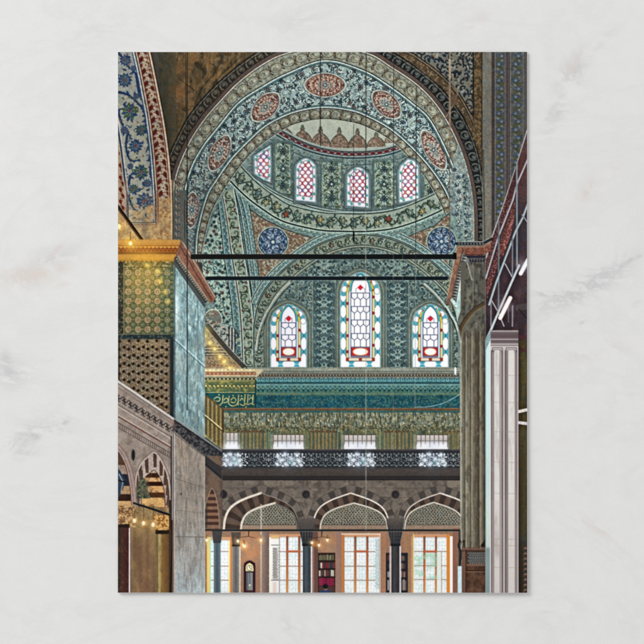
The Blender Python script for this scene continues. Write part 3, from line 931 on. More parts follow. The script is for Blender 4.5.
def paint_sill_frieze():
    P_sill = pid('window_sill_moulding'); P_fz = pid('inscription_frieze'); P_sc = pid('gilded_screen'); P_gw = pid('gallery_window')
    vgrad((253, 367.5, 461, 379), [(367.5, (128, 136, 120)), (370.5, (150, 154, 134)), (371.5, (74, 84, 80)), (374, (118, 118, 102)), (377, (92, 90, 78)), (379, (60, 84, 88))])
    ID[box(253, 367.5, 461, 379)] = P_sill
    for i in range(70):
        x = 254 + i * 3
        ell(x, 375.2, 1.1, .9, (78, 62, 52), .9); ell(x + 1.5, 375.2, .6, .6, (160, 152, 128), .8)
    stroke([(253, 372.2), (461, 372.2)], .6, (160, 168, 148)); stroke([(253, 377.4), (461, 377.4)], .7, (128, 134, 122))
    vgrad((256, 379, 461, 409), [(379, (40, 92, 100)), (381, (76, 142, 146)), (383, (30, 72, 82)), (385, (118, 168, 160)), (386, (44, 100, 106)), (392, (46, 104, 104)), (394, (98, 122, 88)), (396, (22, 84, 98)), (408, (18, 84, 100))])
    ID[box(256, 379, 461, 409)] = P_fz
    for i in range(46):
        x = 258.5 + i * 4.5
        ell(x, 379.7, 1.7, 1.9, (92, 156, 160)); ell(x, 379.4, .8, .9, (40, 96, 108))
        stroke([(x - 2.2, 386.2), (x, 389), (x + 2.2, 386.2)], .6, (130, 178, 166), .8)
        ell(x, 390.5, .9, 1.1, (30, 66, 62)); put('spiral', x + 2.2, 391, 1.4, i, .7, (96, 136, 112), .8)
    mottle((256, 385, 461, 396), (112, 134, 96), 2.2, .55, .75, .55, 31)
    mottle((256, 395, 461, 409), (62, 104, 84), 3.5, .52, .7, .6, 33)
    mottle((256, 395, 461, 409), (12, 62, 82), 6, .5, .7, .5, 35)
    R = random.Random(6)
    for k in range(34):
        x = 262 + k * 5.8 + R.uniform(-1, 1)
        put('ess', x, 402 + R.uniform(-2, 2), R.uniform(1.6, 2.8), R.uniform(0, 3), .5, (138, 148, 100), .6)
    scatter((258, 396, 461, 408), 3.2, [(2, 'leaf', 1.4, .6, (56, 118, 116), .7), (1, 'leaf', 1.3, .5, (12, 60, 76), .8), (1, 'petal', .8, 5, (112, 130, 92), .6)], .4, 312)
    scatter((206, 381, 461, 392), 2.6, [(1, 'leaf', 1.2, .5, (20, 62, 66), .6), (1, 'petal', .8, 5, (128, 158, 130), .6)], .4, 313) if k == 0 else None
    R.random(); (None)
    # left return of the frieze with the gold calligraphy
    vgrad((205, 369, 256, 410), [(369, (190, 172, 116)), (371, (206, 186, 128)), (372.5, (150, 104, 76)), (374.5, (168, 88, 60)), (375.5, (196, 178, 132)), (377.5, (112, 116, 96)), (379, (44, 58, 50)), (380.5, (150, 138, 84)), (382, (88, 104, 64)), (391, (80, 100, 62)), (392.5, (26, 84, 84)), (408, (20, 78, 82))])
    ID[box(205, 369, 256, 410)] = P_fz
    poly([(256, 369), (263, 369), (263, 371), (256, 378)], (196, 178, 136))
    for i in range(13):
        x = 206 + i * 4
        ell(x, 370, 1.2, 1, (226, 206, 150)); ell(x + 2, 379, .9, .9, (176, 164, 104))
        ell(x, 386, 1.7, 2.2, (46, 76, 60)); ell(x, 386, .8, 1.2, (196, 170, 86)); put('spiral', x + 2, 387, 1.5, i, .7, (176, 152, 76), .9)
        ell(x, 373.5, .8, .7, (206, 170, 120), .9)
    mottle((205, 381, 256, 392), (206, 172, 70), 3, .5, .7, .5, 41)
    # the letters: alif strokes, bowls and loops
    gold = (184, 166, 88); P_ca = pid('gold_inscription')
    sl = box(213, 394, 255, 408)
    for x, y0, y1 in ((238, 395, 405), (244.5, 394.5, 403.5), (247.5, 394.5, 403), (252.5, 395, 404), (228.5, 396, 403.5), (222.5, 395.5, 403)):
        stroke([(x + .6, y0), (x, y1)], 1.0, gold, .9, own=P_ca)
    for pts in ([(240, 404), (243, 405.5), (246, 403.8), (248, 404.6), (251, 403.4), (254, 404.8)], [(229, 404), (232, 406), (236, 405), (238, 402)],
                [(222, 403), (219, 405.5), (215, 404), (214, 400.5)], [(214, 399), (217, 397), (220, 398.4), (219, 401), (216, 401)], [(224, 400), (226, 398), (228, 399.5), (227, 402), (224, 402.6)],
                [(231, 400), (233.5, 397.5), (236, 400), (234, 402.6), (231, 402)], [(240, 400.6), (242, 398.2), (243.6, 400.4)], [(249, 399.6), (251, 397.6), (253, 399.4)]):
        stroke(cr(pts, 5), .9, gold, .9, own=P_ca)
    for x, y in ((233, 395.6), (241.5, 396), (219, 394.8), (226, 406.6), (246, 407), (250, 395.6), (216, 406.8)):
        ell(x, y, .7, .6, gold)
    stroke([(205, 392.4), (256, 392.4)], .6, (176, 156, 84)); stroke([(255.6, 380), (255.6, 409)], 1.2, (18, 58, 66))
    # ---- gilded wooden screen ----
    sl = box(205, 408, 461, 450); X, Y = grid(sl)
    comp(sl, (112, 112, 78), np.ones(X.shape, np.float32)); ID[sl] = P_sc
    f = vn(X, Y, 1.25, 30, 3); g = vn(X, Y, 2.6, 40, 8); h = fbm(X, Y, 10, 5)
    comp(sl, (168, 156, 88), np.clip((f - .45) * 2.2, 0, 1) * .7)
    comp(sl, (48, 76, 74), np.clip((g - .5) * 2.4, 0, 1) * .75)
    comp(sl, (60, 122, 120), np.clip((.42 - g) * 2.5, 0, 1) * .5)
    comp(sl, (140, 128, 70), np.clip((h - .5) * 4, 0, 1) * .4)
    comp(sl, (196, 180, 96), np.clip((258 - X) / 40, 0, 1) * .28)
    R = random.Random(51)
    rect(222, 412.5, 461, 427, (104, 106, 84), .75)
    x = 223.0
    while x < 460:
        y = 412.6
        while y < 426.5:
            h_ = R.uniform(1.5, 5.5)
            stroke([(x, y), (x + R.uniform(-.3, .3), min(427, y + h_))], R.uniform(.5, 1.0), R.choice(((176, 170, 128), (150, 142, 96), (62, 72, 60), (96, 128, 124), (168, 150, 92), (80, 78, 54), (132, 150, 140))), .85)
            y += h_ + R.uniform(.2, 1.0)
        x += 1.25
    scatter((224, 413, 460, 427), 3.6, [(2, 'ring', 1.3, .6, (62, 74, 64), .7), (1, 'petal', .8, 5, (150, 176, 164), .8), (1, 'leaf', 1.4, .5, (196, 188, 146), .7)], .4, 52)
    rect(216, 426.6, 461, 429.4, (94, 98, 74), .9); scatter((218, 426, 460, 429), 2.6, [(1, 'petal', 1, 5, (150, 140, 90), .8), (1, 'petal', .9, 5, (48, 54, 46), .8)], .3, 53)
    # recessed doors of the lower row
    for cx in (323, 396, 250, 456):
        x0, x1 = cx - 13, cx + 13
        if cx == 456: x1 = 461
        rect(x0, 430.5, x1, 449, (112, 92, 56), .45)
        n = int((x1 - x0) / 3.7)
        for k in range(n + 1):
            x = x0 + k * (x1 - x0) / n
            stroke([(x, 431), (x, 449)], .8, (70, 92, 84), .85); stroke([(x + 1.6, 433), (x + 1.6, 449)], .8, (164, 134, 76), .6)
        for k in range(n):
            x = x0 + (k + .5) * (x1 - x0) / n
            ell(x, 431.5, 1.2, 1.2, (112, 66, 40), .9)
    sl2 = box(205, 428, 461, 450); X, Y = grid(sl2)
    for k in range(64):
        x = 222 + k * 3.8
        stroke([(x, 430), (x, 449)], .55, (60, 66, 44), .55)
    rect(222, 408.2, 461, 410.4, (112, 74, 46)); rect(222, 410.4, 461, 412.6, (36, 92, 96), .8); stroke([(222, 408.3), (461, 408.3)], .5, (150, 104, 62))
    # screen's left return, seen in perspective
    LP = [(205, 394), (223, 408.5), (223, 450), (205, 434)]
    poly(LP, (116, 98, 58), own=P_sc)
    with clip(LP):
        for k in range(9):
            x = 206 + k * 2.1
            stroke([(x, 396 + k * 1.6), (x, 450)], .8, (176, 158, 84) if k % 2 else (66, 66, 44), .85)
        stroke([(205, 394.4), (223, 409)], 1.7, (100, 70, 44)); stroke([(205, 415), (223, 430)], 1.3, (196, 184, 124)); stroke([(205, 416.6), (223, 431.6)], .8, (62, 52, 34))
    rect(222, 408.5, 224, 449, (86, 62, 40))
    # bright windows behind the screen
    for x0, x1, y0 in ((226, 238, 432.6), (273.4, 304, 434.6), (344.2, 375.8, 434.8), (416.5, 447.6, 434.8)):
        rect(x0, y0, x1, 449.5, (222, 206, 196), own=P_gw)
        vgrad((x0, y0, x1, 449.5), [(y0, (216, 204, 194)), (441, (176, 166, 160)), (444, (236, 238, 246)), (449, (255, 255, 255))], .8)
        n = max(3, int((x1 - x0) / 4.1))
        for k in range(n + 1):
            x = x0 + (x1 - x0) * k / n
            stroke([(x, y0), (x, 447 if k % 2 else 444)], .9, (70, 64, 60), .85)
        stroke([(x0, 440.8), (x1, 440.8)], .9, (92, 86, 80), .8); stroke([(x0, y0), (x1, y0)], .8, (84, 80, 72))
        rect(x0 - 3, y0, x0, 449, (150, 152, 130), .7); rect(x1, y0, x1 + 2, 449, (110, 128, 118), .7)
        glow((x0 + x1) / 2, 449, 8, (224, 236, 250), .6); glow(x0 + 8, 448.5, 5, (250, 252, 255), 1); glow(x1 - 8, 448.5, 5, (250, 252, 255), 1)


def paint_balustrade():
    P_b = pid('pierced_balustrade'); P_c = pid('gallery_cornice')
    BL = [(174, 417), (205, 437), (222, 449.4), (461, 449.4), (461, 468), (220, 468), (196, 454), (174, 432)]
    poly(BL, (46, 46, 54), own=P_b)
    sl = box(216, 449, 461, 481)
    vgrad((216, 449, 461, 452), [(449, (98, 92, 92)), (450.2, (64, 58, 62)), (452, (40, 40, 48))], .9)
    rect(216, 467.2, 461, 481, (70, 62, 58), own=P_c)
    vgrad((216, 467, 461, 481), [(467, (58, 54, 56)), (470, (78, 70, 64)), (475.5, (70, 62, 56)), (476.5, (36, 34, 36)), (479.6, (34, 32, 34)), (480.6, (84, 76, 68))], .9)
    mottle((216, 467, 461, 476), (58, 52, 50), 3, .45, .6, .4, 61, 1.2)
    for k in range(120):
        ell(218 + k * 2.03, 478, .6, .8, (66, 60, 58), .9)
    # tracery
    pale = (104, 114, 116)
    x = 226.0; k = 0
    glows = [(232, 11), (288, 15), (360, 15), (432, 15)]
    with clip([(200, 451.5), (461, 451.5), (461, 467.5), (222, 467.5), (200, 456)]):
        rect(200, 451.5, 461, 467.5, (40, 45, 50))
        sl = box(200, 449, 461, 469); X, Y = grid(sl)
        while x < 466:
            b = max([math.exp(-((x - g) / w) ** 2) for g, w in glows])
            c = tuple(pale[i] + (245 - pale[i]) * min(1, b * 1.1) for i in range(3))
            for s in (-1, 1):
                put('spiral' if s > 0 else 'spiralr', x + s * 3.2, 457, 2.5, -.6 if s > 0 else PI + .6, .8, c)
                put('spiral' if s > 0 else 'spiralr', x + s * 3.0, 463, 2.4, .9 if s > 0 else PI - .9, .8, c)
                put('spiral', x + s * 5.6, 460, 1.9, s, .7, c); ell(x + s * 5.4, 454.2, .9, .9, c); ell(x + s * 2.2, 453.8, .9, .8, c); ell(x + s * 5.2, 465.3, .9, .7, c)
                ell(x + s * 2.2, 460, .7, .9, c)
            ell(x, 455.5, 1.3, 1.2, c); ell(x, 465.8, 1.3, .9, c); put('pal', x, 460, 2.4, -PI / 2, 1.0, c)
            ell(x + 7.1, 457, .8, .8, c); ell(x + 7.1, 463, .8, .9, c)
            x += 14.2
    for g, w in glows:
        for dx, dy, r in ((-10, 456, 1.5), (-7, 460.5, 1.7), (-3, 454.5, 1.7), (-2, 464, 1.8), (3, 459, 1.7), (6, 463.5, 1.6), (9, 455, 1.6), (11, 461, 1.8), (-11, 464, 1.4), (13, 465, 1.2)):
            if g < 240: dx *= .65
            glow(g + dx, dy, r * 2.2, (190, 214, 232), .35); glow(g + dx, dy, r * 1.15, (250, 254, 255), 1.0)
        glow(g + 3, 462, 3, (120, 220, 200), .35)
        glow(g, 459, w * .8, (120, 140, 180), .22)
    # diagonal run on the left
    D = [(174, 417), (222, 450), (222, 468.5), (196, 454), (174, 434)]
    with clip(D):
        poly(D, (58, 55, 58), own=P_b)
        scatter((174, 417, 222, 469), 2.9, [(2, 'spiral', 1.4, .7, (116, 116, 112), .8), (1, 'leaf', 1.3, .7, (24, 26, 32), .9)], .3, 64)
        stroke([(174, 418), (222, 451)], 1.6, (142, 150, 148)); stroke([(174, 420.4), (222, 453.4)], 1.0, (36, 36, 42)); stroke([(174, 431.8), (200, 453.6), (222, 467.5)], 1.4, (128, 124, 118))
        sl = box(174, 417, 222, 469); X, Y = grid(sl)
        comp(sl, (26, 34, 46), np.clip((X - 196) / 30, 0, 1) * .35)
def tall_window(x0, x1, y0, mull, own, tint=(250, 252, 252), frame=(216, 118, 40), left=True, right=True, bars=(551.4, 566, 580)):
    rect(x0, y0, x1, 593, tint, own=own)
    sl = box(x0, y0, x1, 593); X, Y = grid(sl)
    comp(sl, (214, 238, 238), np.clip((fbm(X, Y, 7, int(x0)) - .45) * 4, 0, 1) * .6)
    for k_ in range(int((x1 - x0) / 2.9)):
        stroke([(x0 + 3 + k_ * 2.9, y0 + 3), (x0 + 3 + k_ * 2.9, 593)], .35, (140, 168, 172), .45)
    for k_ in range(int((593 - y0) / 3.6)):
        stroke([(x0, y0 + 4 + k_ * 3.6), (x1, y0 + 4 + k_ * 3.6)], .35, (150, 176, 178), .4)
    scatter((x0, y0, x1, 593), 4.4, [(1, 'petal', .8, 4, (150, 190, 196), .5), (1, 'leaf', .9, .4, (150, 162, 160), .45)], .25, int(x0))
    for b in bars:
        rect(x0, b - .45, x1, b + .45, (150, 110, 90), .9)
    rect(x0, y0, x1, y0 + 2.6, (224, 152, 100)); rect(x0, y0 + 2.6, x1, y0 + 3.1, (150, 90, 50), .8)
    if left:
        rect(x0, y0, x0 + 2.4, 593, frame); rect(x0 + 2.2, y0 + 2, x0 + 2.7, 593, (150, 84, 50), .8)
    if right:
        rect(x1 - 2.6, y0, x1, 593, frame); rect(x1 - 3, y0 + 2, x1 - 2.6, 593, (150, 84, 50), .8)
    for m in mull:
        vgrad((m - 1, y0 + 2, m + 1, 593), [(y0, (130, 70, 44)), (551, (170, 88, 44)), (575, (214, 110, 40)), (593, (232, 150, 60))])
        stroke([(m - 1.1, y0 + 3), (m - 1.1, 593)], .4, (140, 80, 60), .7)
    if len(mull) > 1:
        rect(mull[0], 550.2, mull[-1], 552.4, (206, 96, 52))


def lit_lamp(x, y, own, r=1.5):
    glow(x, y, r * 2.6, (255, 190, 110), .55)
    ell(x, y, r, r * 1.25, (255, 240, 190), own=own); ell(x, y - .2, r * .6, r * .8, (255, 254, 240))
    stroke([(x, y - r - 4), (x, y - r)], .5, (60, 44, 34), .8)


def pointed(cx, ax, y_ap, xl, xr, y_ft):
    """four-centred arch outline, apex at (ax, y_ap), feet at y_ft"""
    H = y_ft - y_ap
    Lw = ax - xl; Rw = xr - ax
    Lp = [(xl, y_ft), (xl + Lw * .045, y_ft - H * .32), (xl + Lw * .19, y_ft - H * .60), (xl + Lw * .50, y_ft - H * .81), (ax, y_ap)]
    Rp = [(ax, y_ap), (xr - Rw * .50, y_ft - H * .81), (xr - Rw * .19, y_ft - H * .60), (xr - Rw * .045, y_ft - H * .32), (xr, y_ft)]
    return cr(Lp, 6)[:-1] + cr(Rp, 6)


def paint_arcade():
    R = random.Random(77)
    P_w = pid('arcade_wall'); P_gr = pid('lattice_tympanum'); P_ar = pid('arcade_arch'); P_win = pid('tall_window')
    P_col = pid('arcade_column'); P_bk = pid('bookcase'); P_ck = pid('longcase_clock'); P_pe = pid('person'); P_lamp = pid('lit_lamp')
    rect(205, 480.6, 461, 593, (108, 99, 90), own=P_w)
    mottle((205, 480.6, 461, 532), (130, 118, 106), 9, .45, .62, .7, 71)
    mottle((205, 480.6, 461, 532), (78, 70, 65), 5, .5, .68, .7, 73)
    mottle((205, 480.6, 461, 532), (134, 118, 104), 2, .55, .75, .4, 74)
    for y in (488, 497.5):
        stroke([(220, y), (461, y)], .5, (74, 66, 60), .6)
    for x in (243, 285, 329, 372, 415):
        stroke([(x, 481), (x, 489)], .5, (74, 66, 60), .6)
    # interior wall below the spring line
    rect(205, 528, 461, 593, (150, 112, 88))
    sl = box(205, 528, 461, 593); X, Y = grid(sl)
    comp(sl, (192, 134, 92), np.clip(1 - np.hypot((X - 250) / 20, (Y - 548) / 24), 0, 1) * .9)
    comp(sl, (188, 140, 104), np.clip(1 - np.hypot((X - 330) / 18, (Y - 545) / 20), 0, 1) * .8)
    comp(sl, (132, 118, 106), np.clip((fbm(X, Y, 6, 75) - .48) * 5, 0, 1) * .4)
    specs = [  # outer apex, feet, inner apex, feet
        (261, 493, 223.8, 299, 275, 503, 241, 297.5),
        (350.6, 493, 312.7, 389.5, 354, 503, 320.2, 387.5),
        (440, 493, 402.8, 478, 433.8, 502.3, 404.6, 464),
    ]
    with clip([(205, 480), (461, 480), (461, 593), (205, 593)]):
        for n, (ax, ay, xl, xr, bx, by, yl, yr) in enumerate(specs):
            O = pointed(0, ax, ay, xl, xr, 529); I = pointed(0, bx, by, yl, yr, 529)
            # voussoirs round the opening
            OO = [(ax + (x - ax) * 1.17, 529 + (y - 529) * 1.24) for x, y in O]
            poly(between(O, OO), (112, 100, 90), own=P_ar)
            with clip(between(O, OO)):
                for k, (x, y, a) in enumerate(along(O, 6.1, 3)):
                    if k % 2 == 0:
                        put('leaf', x, y, .3, 0, .3, (0, 0, 0), 0)
                        nx, ny = math.sin(a), -math.cos(a)
                        ca, sa = math.cos(a), math.sin(a)
                        poly([(x - 2.9 * ca, y - 2.9 * sa), (x + 2.9 * ca, y + 2.9 * sa), (x + 3.4 * ca + nx * 8, y + 3.4 * sa + ny * 8), (x - 3.4 * ca + nx * 8, y - 3.4 * sa + ny * 8)], (72, 66, 62))
                mottle((205, 480, 461, 532), (92, 82, 74), 2.2, .5, .8, .5, 76)
            stroke(OO, .6, (72, 64, 58), .7)
            # soffit
            poly(O, (92, 66, 50), own=P_ar)
            with clip(O):
                for k, (x, y, a) in enumerate(along(mid(O, I), 5.4, 2)):
                    ca, sa = math.cos(a), math.sin(a)
                    q_ = [(x - 2.7 * ca - 9 * sa, y - 2.7 * sa + 9 * ca), (x + 2.7 * ca - 9 * sa, y + 2.7 * sa + 9 * ca), (x + 2.7 * ca + 9 * sa, y + 2.7 * sa - 9 * ca), (x - 2.7 * ca + 9 * sa, y - 2.7 * sa - 9 * ca)]
                    poly(q_, (60, 50, 46) if k % 2 == 0 else (98, 80, 68), .85)
                sl = box(xl, 490, xr, 530); X, Y = grid(sl)
                comp(sl, (50, 42, 40), np.clip((X - ax - 10) / 30, 0, 1) * (.7 if n == 0 else .35))
            # lattice tympanum
            poly(I, (104, 100, 86), own=P_gr)
            with clip(I):
                sl = box(yl, by, yr, 530); X, Y = grid(sl)
                comp(sl, (150, 148, 124), np.clip((fbm(X, Y, 8, 78) - .45) * 4, 0, 1) * .6)
                y = by; r = 0
                while y < 526.5:
                    x = yl - 2 + (r % 2) * 1.75
                    while x < yr:
                        jx, jy = R.uniform(-.5, .5), R.uniform(-.4, .4)
                        put('petal', x + jx, y + jy, R.uniform(.8, 1.15), R.uniform(0, 2), 5, R.choice(((44, 44, 42), (66, 58, 50), (54, 64, 62))), .9)
                        put('ring', x + jx, y + jy, 1.6, 0, .5, (150, 144, 124), .7)
                        x += 3.0
                    y += 1.9; r += 1
                rect(yl, 524.6, yr, 530, (150, 122, 100)); rect(yl, 524.3, yr, 525.2, (84, 76, 66), .8)
                stroke(I, 2.6, (96, 92, 80), .9)
                for k, (x, y, a) in enumerate(along(I, 2.6)):
                    ell(x, y, .5, .5, (184, 178, 150), .8)
            hl = len(O) // 2
            if n == 0:
                stroke(O[:hl + 1], 2.2, (214, 202, 184)); stroke(O[hl:], .8, (150, 140, 128), .8)
                stroke(I[:len(I) // 2 + 1], 2.0, (208, 196, 178)); stroke(I[len(I) // 2:], .6, (110, 100, 92), .7)
            elif n == 1:
                stroke(O, 1.4, (214, 202, 186)); stroke(I, 1.4, (200, 190, 172))
                stroke(offset(O[:hl + 1], -1.1), .7, (60, 48, 42), .8)
            else:
                stroke(O[:hl + 1], 1.0, (200, 190, 174)); stroke(O[hl:], 1.5, (210, 200, 186)); stroke(I, 1.3, (198, 190, 172))
        # roundels
        for x in (223.5, 306, 395.3):
            ell(x, 494.4, 4.4, 4.6, (84, 76, 70)); ell(x, 494.4, 3.5, 3.7, (40, 38, 42)); ell(x + .4, 495, 2.2, 2.3, (54, 50, 52))
    # ---- windows ----
    tall_window(207, 233.5, 537, (231.5,), P_win, left=False, right=False, bars=(551.4, 566, 580))
    rect(207, 537, 209.5, 593, (250, 206, 90)); rect(209.5, 537, 211, 593, (176, 220, 180))
    rect(228.6, 540, 230.2, 593, (250, 220, 120)); rect(230.2, 538, 232.4, 593, (214, 124, 60)); rect(232.4, 538, 234, 593, (120, 190, 190))
    glow(216, 542, 6, (160, 230, 220), .5)
    rect(262, 531, 269, 593, (124, 106, 98), own=P_w); rect(260.4, 504, 261.8, 593, (196, 182, 168), .75)
    vgrad((262, 531, 269, 593), [(262, (148, 122, 108)), (266, (120, 102, 96)), (269, (104, 92, 88))], .8, True)
    tall_window(269.3, 303, 534, (287.3, 299.3), P_win, left=False, right=False)
    rect(269.3, 537, 279.4, 593, (238, 234, 230)); rect(269.3, 537, 270.4, 593, (255, 244, 214)); stroke([(279.5, 537), (279.5, 593)], .7, (120, 110, 100))
    rect(272.8, 547.5, 277, 578, (176, 172, 164)); scatter((273, 548, 277, 578), 1.7, [(1, 'petal', .7, 5, (116, 112, 108), .9)], .15, 82)
    for y in (545, 580): stroke([(271.5, y), (278.5, y)], .9, (70, 66, 64), .8)
    rect(272.8, 582, 276.5, 593, (226, 196, 184), .7); rect(271, 535, 279, 538.6, (226, 178, 110))
    tall_window(341.8, 380, 534, (355.3, 367.4), P_win, right=False)
    rect(375.2, 538, 379.4, 590, (222, 232, 232)); rect(379, 534, 380.6, 593, (206, 190, 176)); scatter((375.6, 540, 379, 586), 1.9, [(1, 'petal', .8, 5, (138, 168, 170), .8)], .2, 83)
    rect(341.2, 533.4, 380.8, 534.4, (236, 220, 200))
    tall_window(412.8, 449.6, 534.2, (424.4, 436), P_win, left=False, bars=(551.2, 565.5, 579.4))
    rect(412.8, 534, 414, 593, (240, 206, 120))
    sl = box(414, 553, 440, 579); X, Y = grid(sl); comp(sl, (150, 214, 176), np.clip((fbm(X, Y, 5, 84) - .42) * 4, 0, 1) * .65)
    rect(436.8, 552, 441, 593, (226, 238, 230), .8); stroke([(441.4, 552), (441.4, 593)], .7, (196, 148, 110))
    rect(446.4, 534, 449.8, 593, (234, 132, 34)); rect(449.8, 536, 452.6, 593, (246, 242, 236)); rect(452.6, 528, 461, 593, (138, 96, 78), own=P_w)
    rect(458, 566, 462, 593, (196, 226, 228))
    rect(336, 531, 341.4, 593, (150, 118, 104)); rect(380.6, 531, 386, 593, (166, 120, 92))
    rect(403.5, 531, 412.4, 593, (158, 118, 90)); rect(411, 536, 412.6, 593, (190, 150, 110))
    # bookcases
    rect(317.8, 552.6, 335.2, 593, (48, 32, 30), own=P_bk)
    R = random.Random(8)
    for y0, y1, pal in ((554.4, 560, ((134, 124, 88), (108, 104, 76), (150, 138, 100), (84, 84, 66))), (562, 568, ((150, 40, 44), (200, 190, 170), (60, 66, 70), (120, 36, 50), (40, 60, 66))),
                        (569.6, 576, ((90, 60, 56), (176, 150, 130), (140, 42, 50), (52, 60, 62), (196, 186, 170))), (577.6, 585.5, ((136, 22, 60), (120, 18, 54), (150, 34, 70)))):
        x = 319
        while x < 334:
            w = R.uniform(.9, 1.6)
            rect(x, y0 + R.uniform(0, .9), x + w, y1, R.choice(pal)); x += w + .15
        stroke([(318, y1 + .7), (335, y1 + .7)], .9, (40, 28, 28))
    rect(319, 586, 334.5, 593, (78, 52, 48), own=P_bk)
    rect(385.8, 552.6, 407.8, 593, (36, 38, 42), own=P_bk)
    for y0, y1 in ((555, 560.5), (562.5, 568.5), (570.5, 577), (579, 590)):
        for x0, x1 in ((387.5, 391), (400.4, 406.4)):
            x = x0
            while x < x1 - .5:
                w = R.uniform(.9, 1.5)
                rect(x, y0 + R.uniform(0, 1.2), x + w, y1, R.choice(((120, 96, 86), (60, 70, 76), (146, 128, 118), (96, 60, 58), (50, 54, 60), (164, 154, 146)))); x += w + .25
    # clock
    ck = cr([(243.8, 593), (243.8, 566), (245, 562.4), (249.6, 560.2), (254.2, 562.4), (255.4, 566), (255.4, 593)], 3)
    poly(ck, (52, 28, 36), own=P_ck); poly(cr([(245.8, 571), (246.2, 565.5), (249.6, 563), (253, 565.5), (253.4, 571)], 4), (214, 200, 146))
    ell(249.6, 567.8, 2.5, 2.5, (232, 226, 196)); ell(249.6, 567.8, 2.5, 2.5, (120, 96, 60), 1, ring=.6); stroke([(249.6, 567.8), (249.6, 566)], .5, (40, 30, 30)); stroke([(249.6, 567.8), (251, 568.4)], .5, (40, 30, 30))
    rect(246.4, 572.4, 252.8, 590, (126, 128, 130)); rect(246.4, 572.4, 248.4, 590, (92, 96, 100)); stroke([(249.8, 573), (249.8, 584)], .6, (60, 60, 64)); ell(249.8, 585, 1.1, 1.1, (196, 190, 170)); rect(245.6, 590.4, 253.6, 593, (70, 38, 44))
    # person with dark hair at the foot of the bookcase
    poly(cr([(319.6, 593), (320.4, 590.6), (323, 589.6), (326.5, 589.4), (330.4, 590.4), (332.4, 593)], 4), (40, 58, 92), own=P_pe)
    ell(325.6, 588.2, 1.9, 1.9, (150, 106, 84), own=P_pe); ell(325.4, 586.2, 2.7, 2.6, (22, 22, 32), own=P_pe)
    # columns with tapering muqarnas capitals
    for cx, w, c, hi in ((306.8, 4.0, (62, 74, 82), 1), (395.4, 4.1, (56, 55, 58), 2)):
        cap = [(cx - 9.5, 518), (cx - 7.6, 530), (cx - 5, 541), (cx - 4.6, 545), (cx + 4.6, 545), (cx + 5, 541), (cx + 7.4, 530), (cx + 9, 518)]
        poly(cap, (66, 66, 68), own=P_col)
        with clip(cap):
            vgrad((cx - 10, 518, cx + 10, 545), [(518, (96, 86, 80)), (526, (72, 66, 64)), (540, (52, 56, 62))])
            for r in range(4):
                for q in range(-3, 4):
                    ell(cx + q * (2.9 - r * .35), 530 + r * 3.3, 1.1, 1.5, (44, 46, 52), .8); stroke([(cx + q * 2.9 + 1.4, 528 + r * 3.3), (cx + q * 2.7 + 1.2, 531 + r * 3.3)], .5, (106, 102, 98), .6)
        rect(cx - w - .8, 543.4, cx + w + .8, 546, (28, 32, 36), own=P_col)
        rect(cx - w, 546, cx + w, 593, c, own=P_col)
        vgrad((cx - w, 546, cx + w, 593), [(cx - w, tuple(v * .75 for v in c)), (cx - 1, tuple(v * 1.25 for v in c)), (cx + w, tuple(v * .7 for v in c))], .8, True)
        mottle((cx - w, 546, cx + w, 593), (96, 100, 102), 1.4, .55, .8, .4, int(cx), 6)
        rect(cx + w, 546, cx + w + 1.4, 593, (214, 204, 204))
        if hi == 2: rect(cx - w - 1.8, 546, cx - w, 593, (196, 176, 176))
    # pilaster right of the blue column
    rect(312.6, 530, 318, 593, (104, 74, 66), own=P_w); rect(312.6, 546, 314, 593, (140, 106, 96)); rect(312, 541, 319, 546, (150, 96, 60))
    # left slim column and grey pier
    rect(213.8, 540, 220.6, 593, (84, 100, 108), own=P_col); vgrad((213.8, 540, 220.6, 593), [(213.8, (110, 140, 142)), (217, (74, 88, 98)), (220.6, (110, 130, 140))], .8, True)
    poly([(212, 530), (222.5, 530), (221, 543), (213.4, 543)], (66, 66, 68), own=P_col)
    rect(232.6, 546, 239.4, 593, (112, 110, 106), own=P_col); vgrad((232.6, 546, 239.4, 593), [(232.6, (130, 138, 136)), (236, (94, 92, 90)), (239.4, (150, 140, 128))], .8, True); rect(239.4, 546, 240.6, 593, (206, 196, 182))
    poly([(231, 532), (241, 532), (239.6, 546), (232.6, 546)], (84, 74, 66), own=P_col); rect(232, 544.4, 240.2, 546.4, (40, 38, 40))
    # iron tie
    rect(222, 529.2, 461, 531.2, (34, 40, 44)); stroke([(222, 531.4), (461, 531.4)], .5, (150, 132, 112), .6); rect(300, 520, 313, 528.8, (84, 76, 72), .5)
    # small striped arch at the left of the arcade
    rect(205, 456, 222, 530, (112, 92, 78), own=P_w); mottle((205, 456, 222, 530), (86, 70, 62), 5, .45, .65, .7, 86)
    poly([(205, 455), (222, 468), (222, 481), (205, 466)], (54, 52, 54)); stroke([(205, 466), (222, 480.5)], 1, (96, 86, 78)); stroke([(205, 463.4), (222, 477.6)], 1.2, (36, 36, 40))
    ap = cr([(204, 528), (204.4, 512), (207, 500), (212, 488.5), (216, 497), (218.6, 512), (219.4, 528)], 6)
    poly(ap, (76, 50, 42), own=P_ar)
    with clip(ap):
        for k in range(6):
            rect(204, 494 + k * 6.2, 220, 497 + k * 6.2, (136, 96, 72))
        rect(204, 494, 207.5, 528, (60, 56, 52), .6)
    stroke(ap, .8, (150, 130, 112), .9); ell(223, 494, 2.6, 4.4, (40, 40, 44)); rect(205, 529, 222, 531, (50, 44, 40))
    rect(221.6, 470, 222.6, 530, (84, 74, 66), .8)
    for x, y in ((206.8, 540), (238, 541), (243.6, 545), (261, 540), (312, 542.6), (319, 545), (327.4, 540), (244.6, 546)):
        lit_lamp(x, y, P_lamp, 1.3)
    for x in (249, 322): stroke([(x, 531), (x - .5, 536)], .9, (40, 30, 28)); 
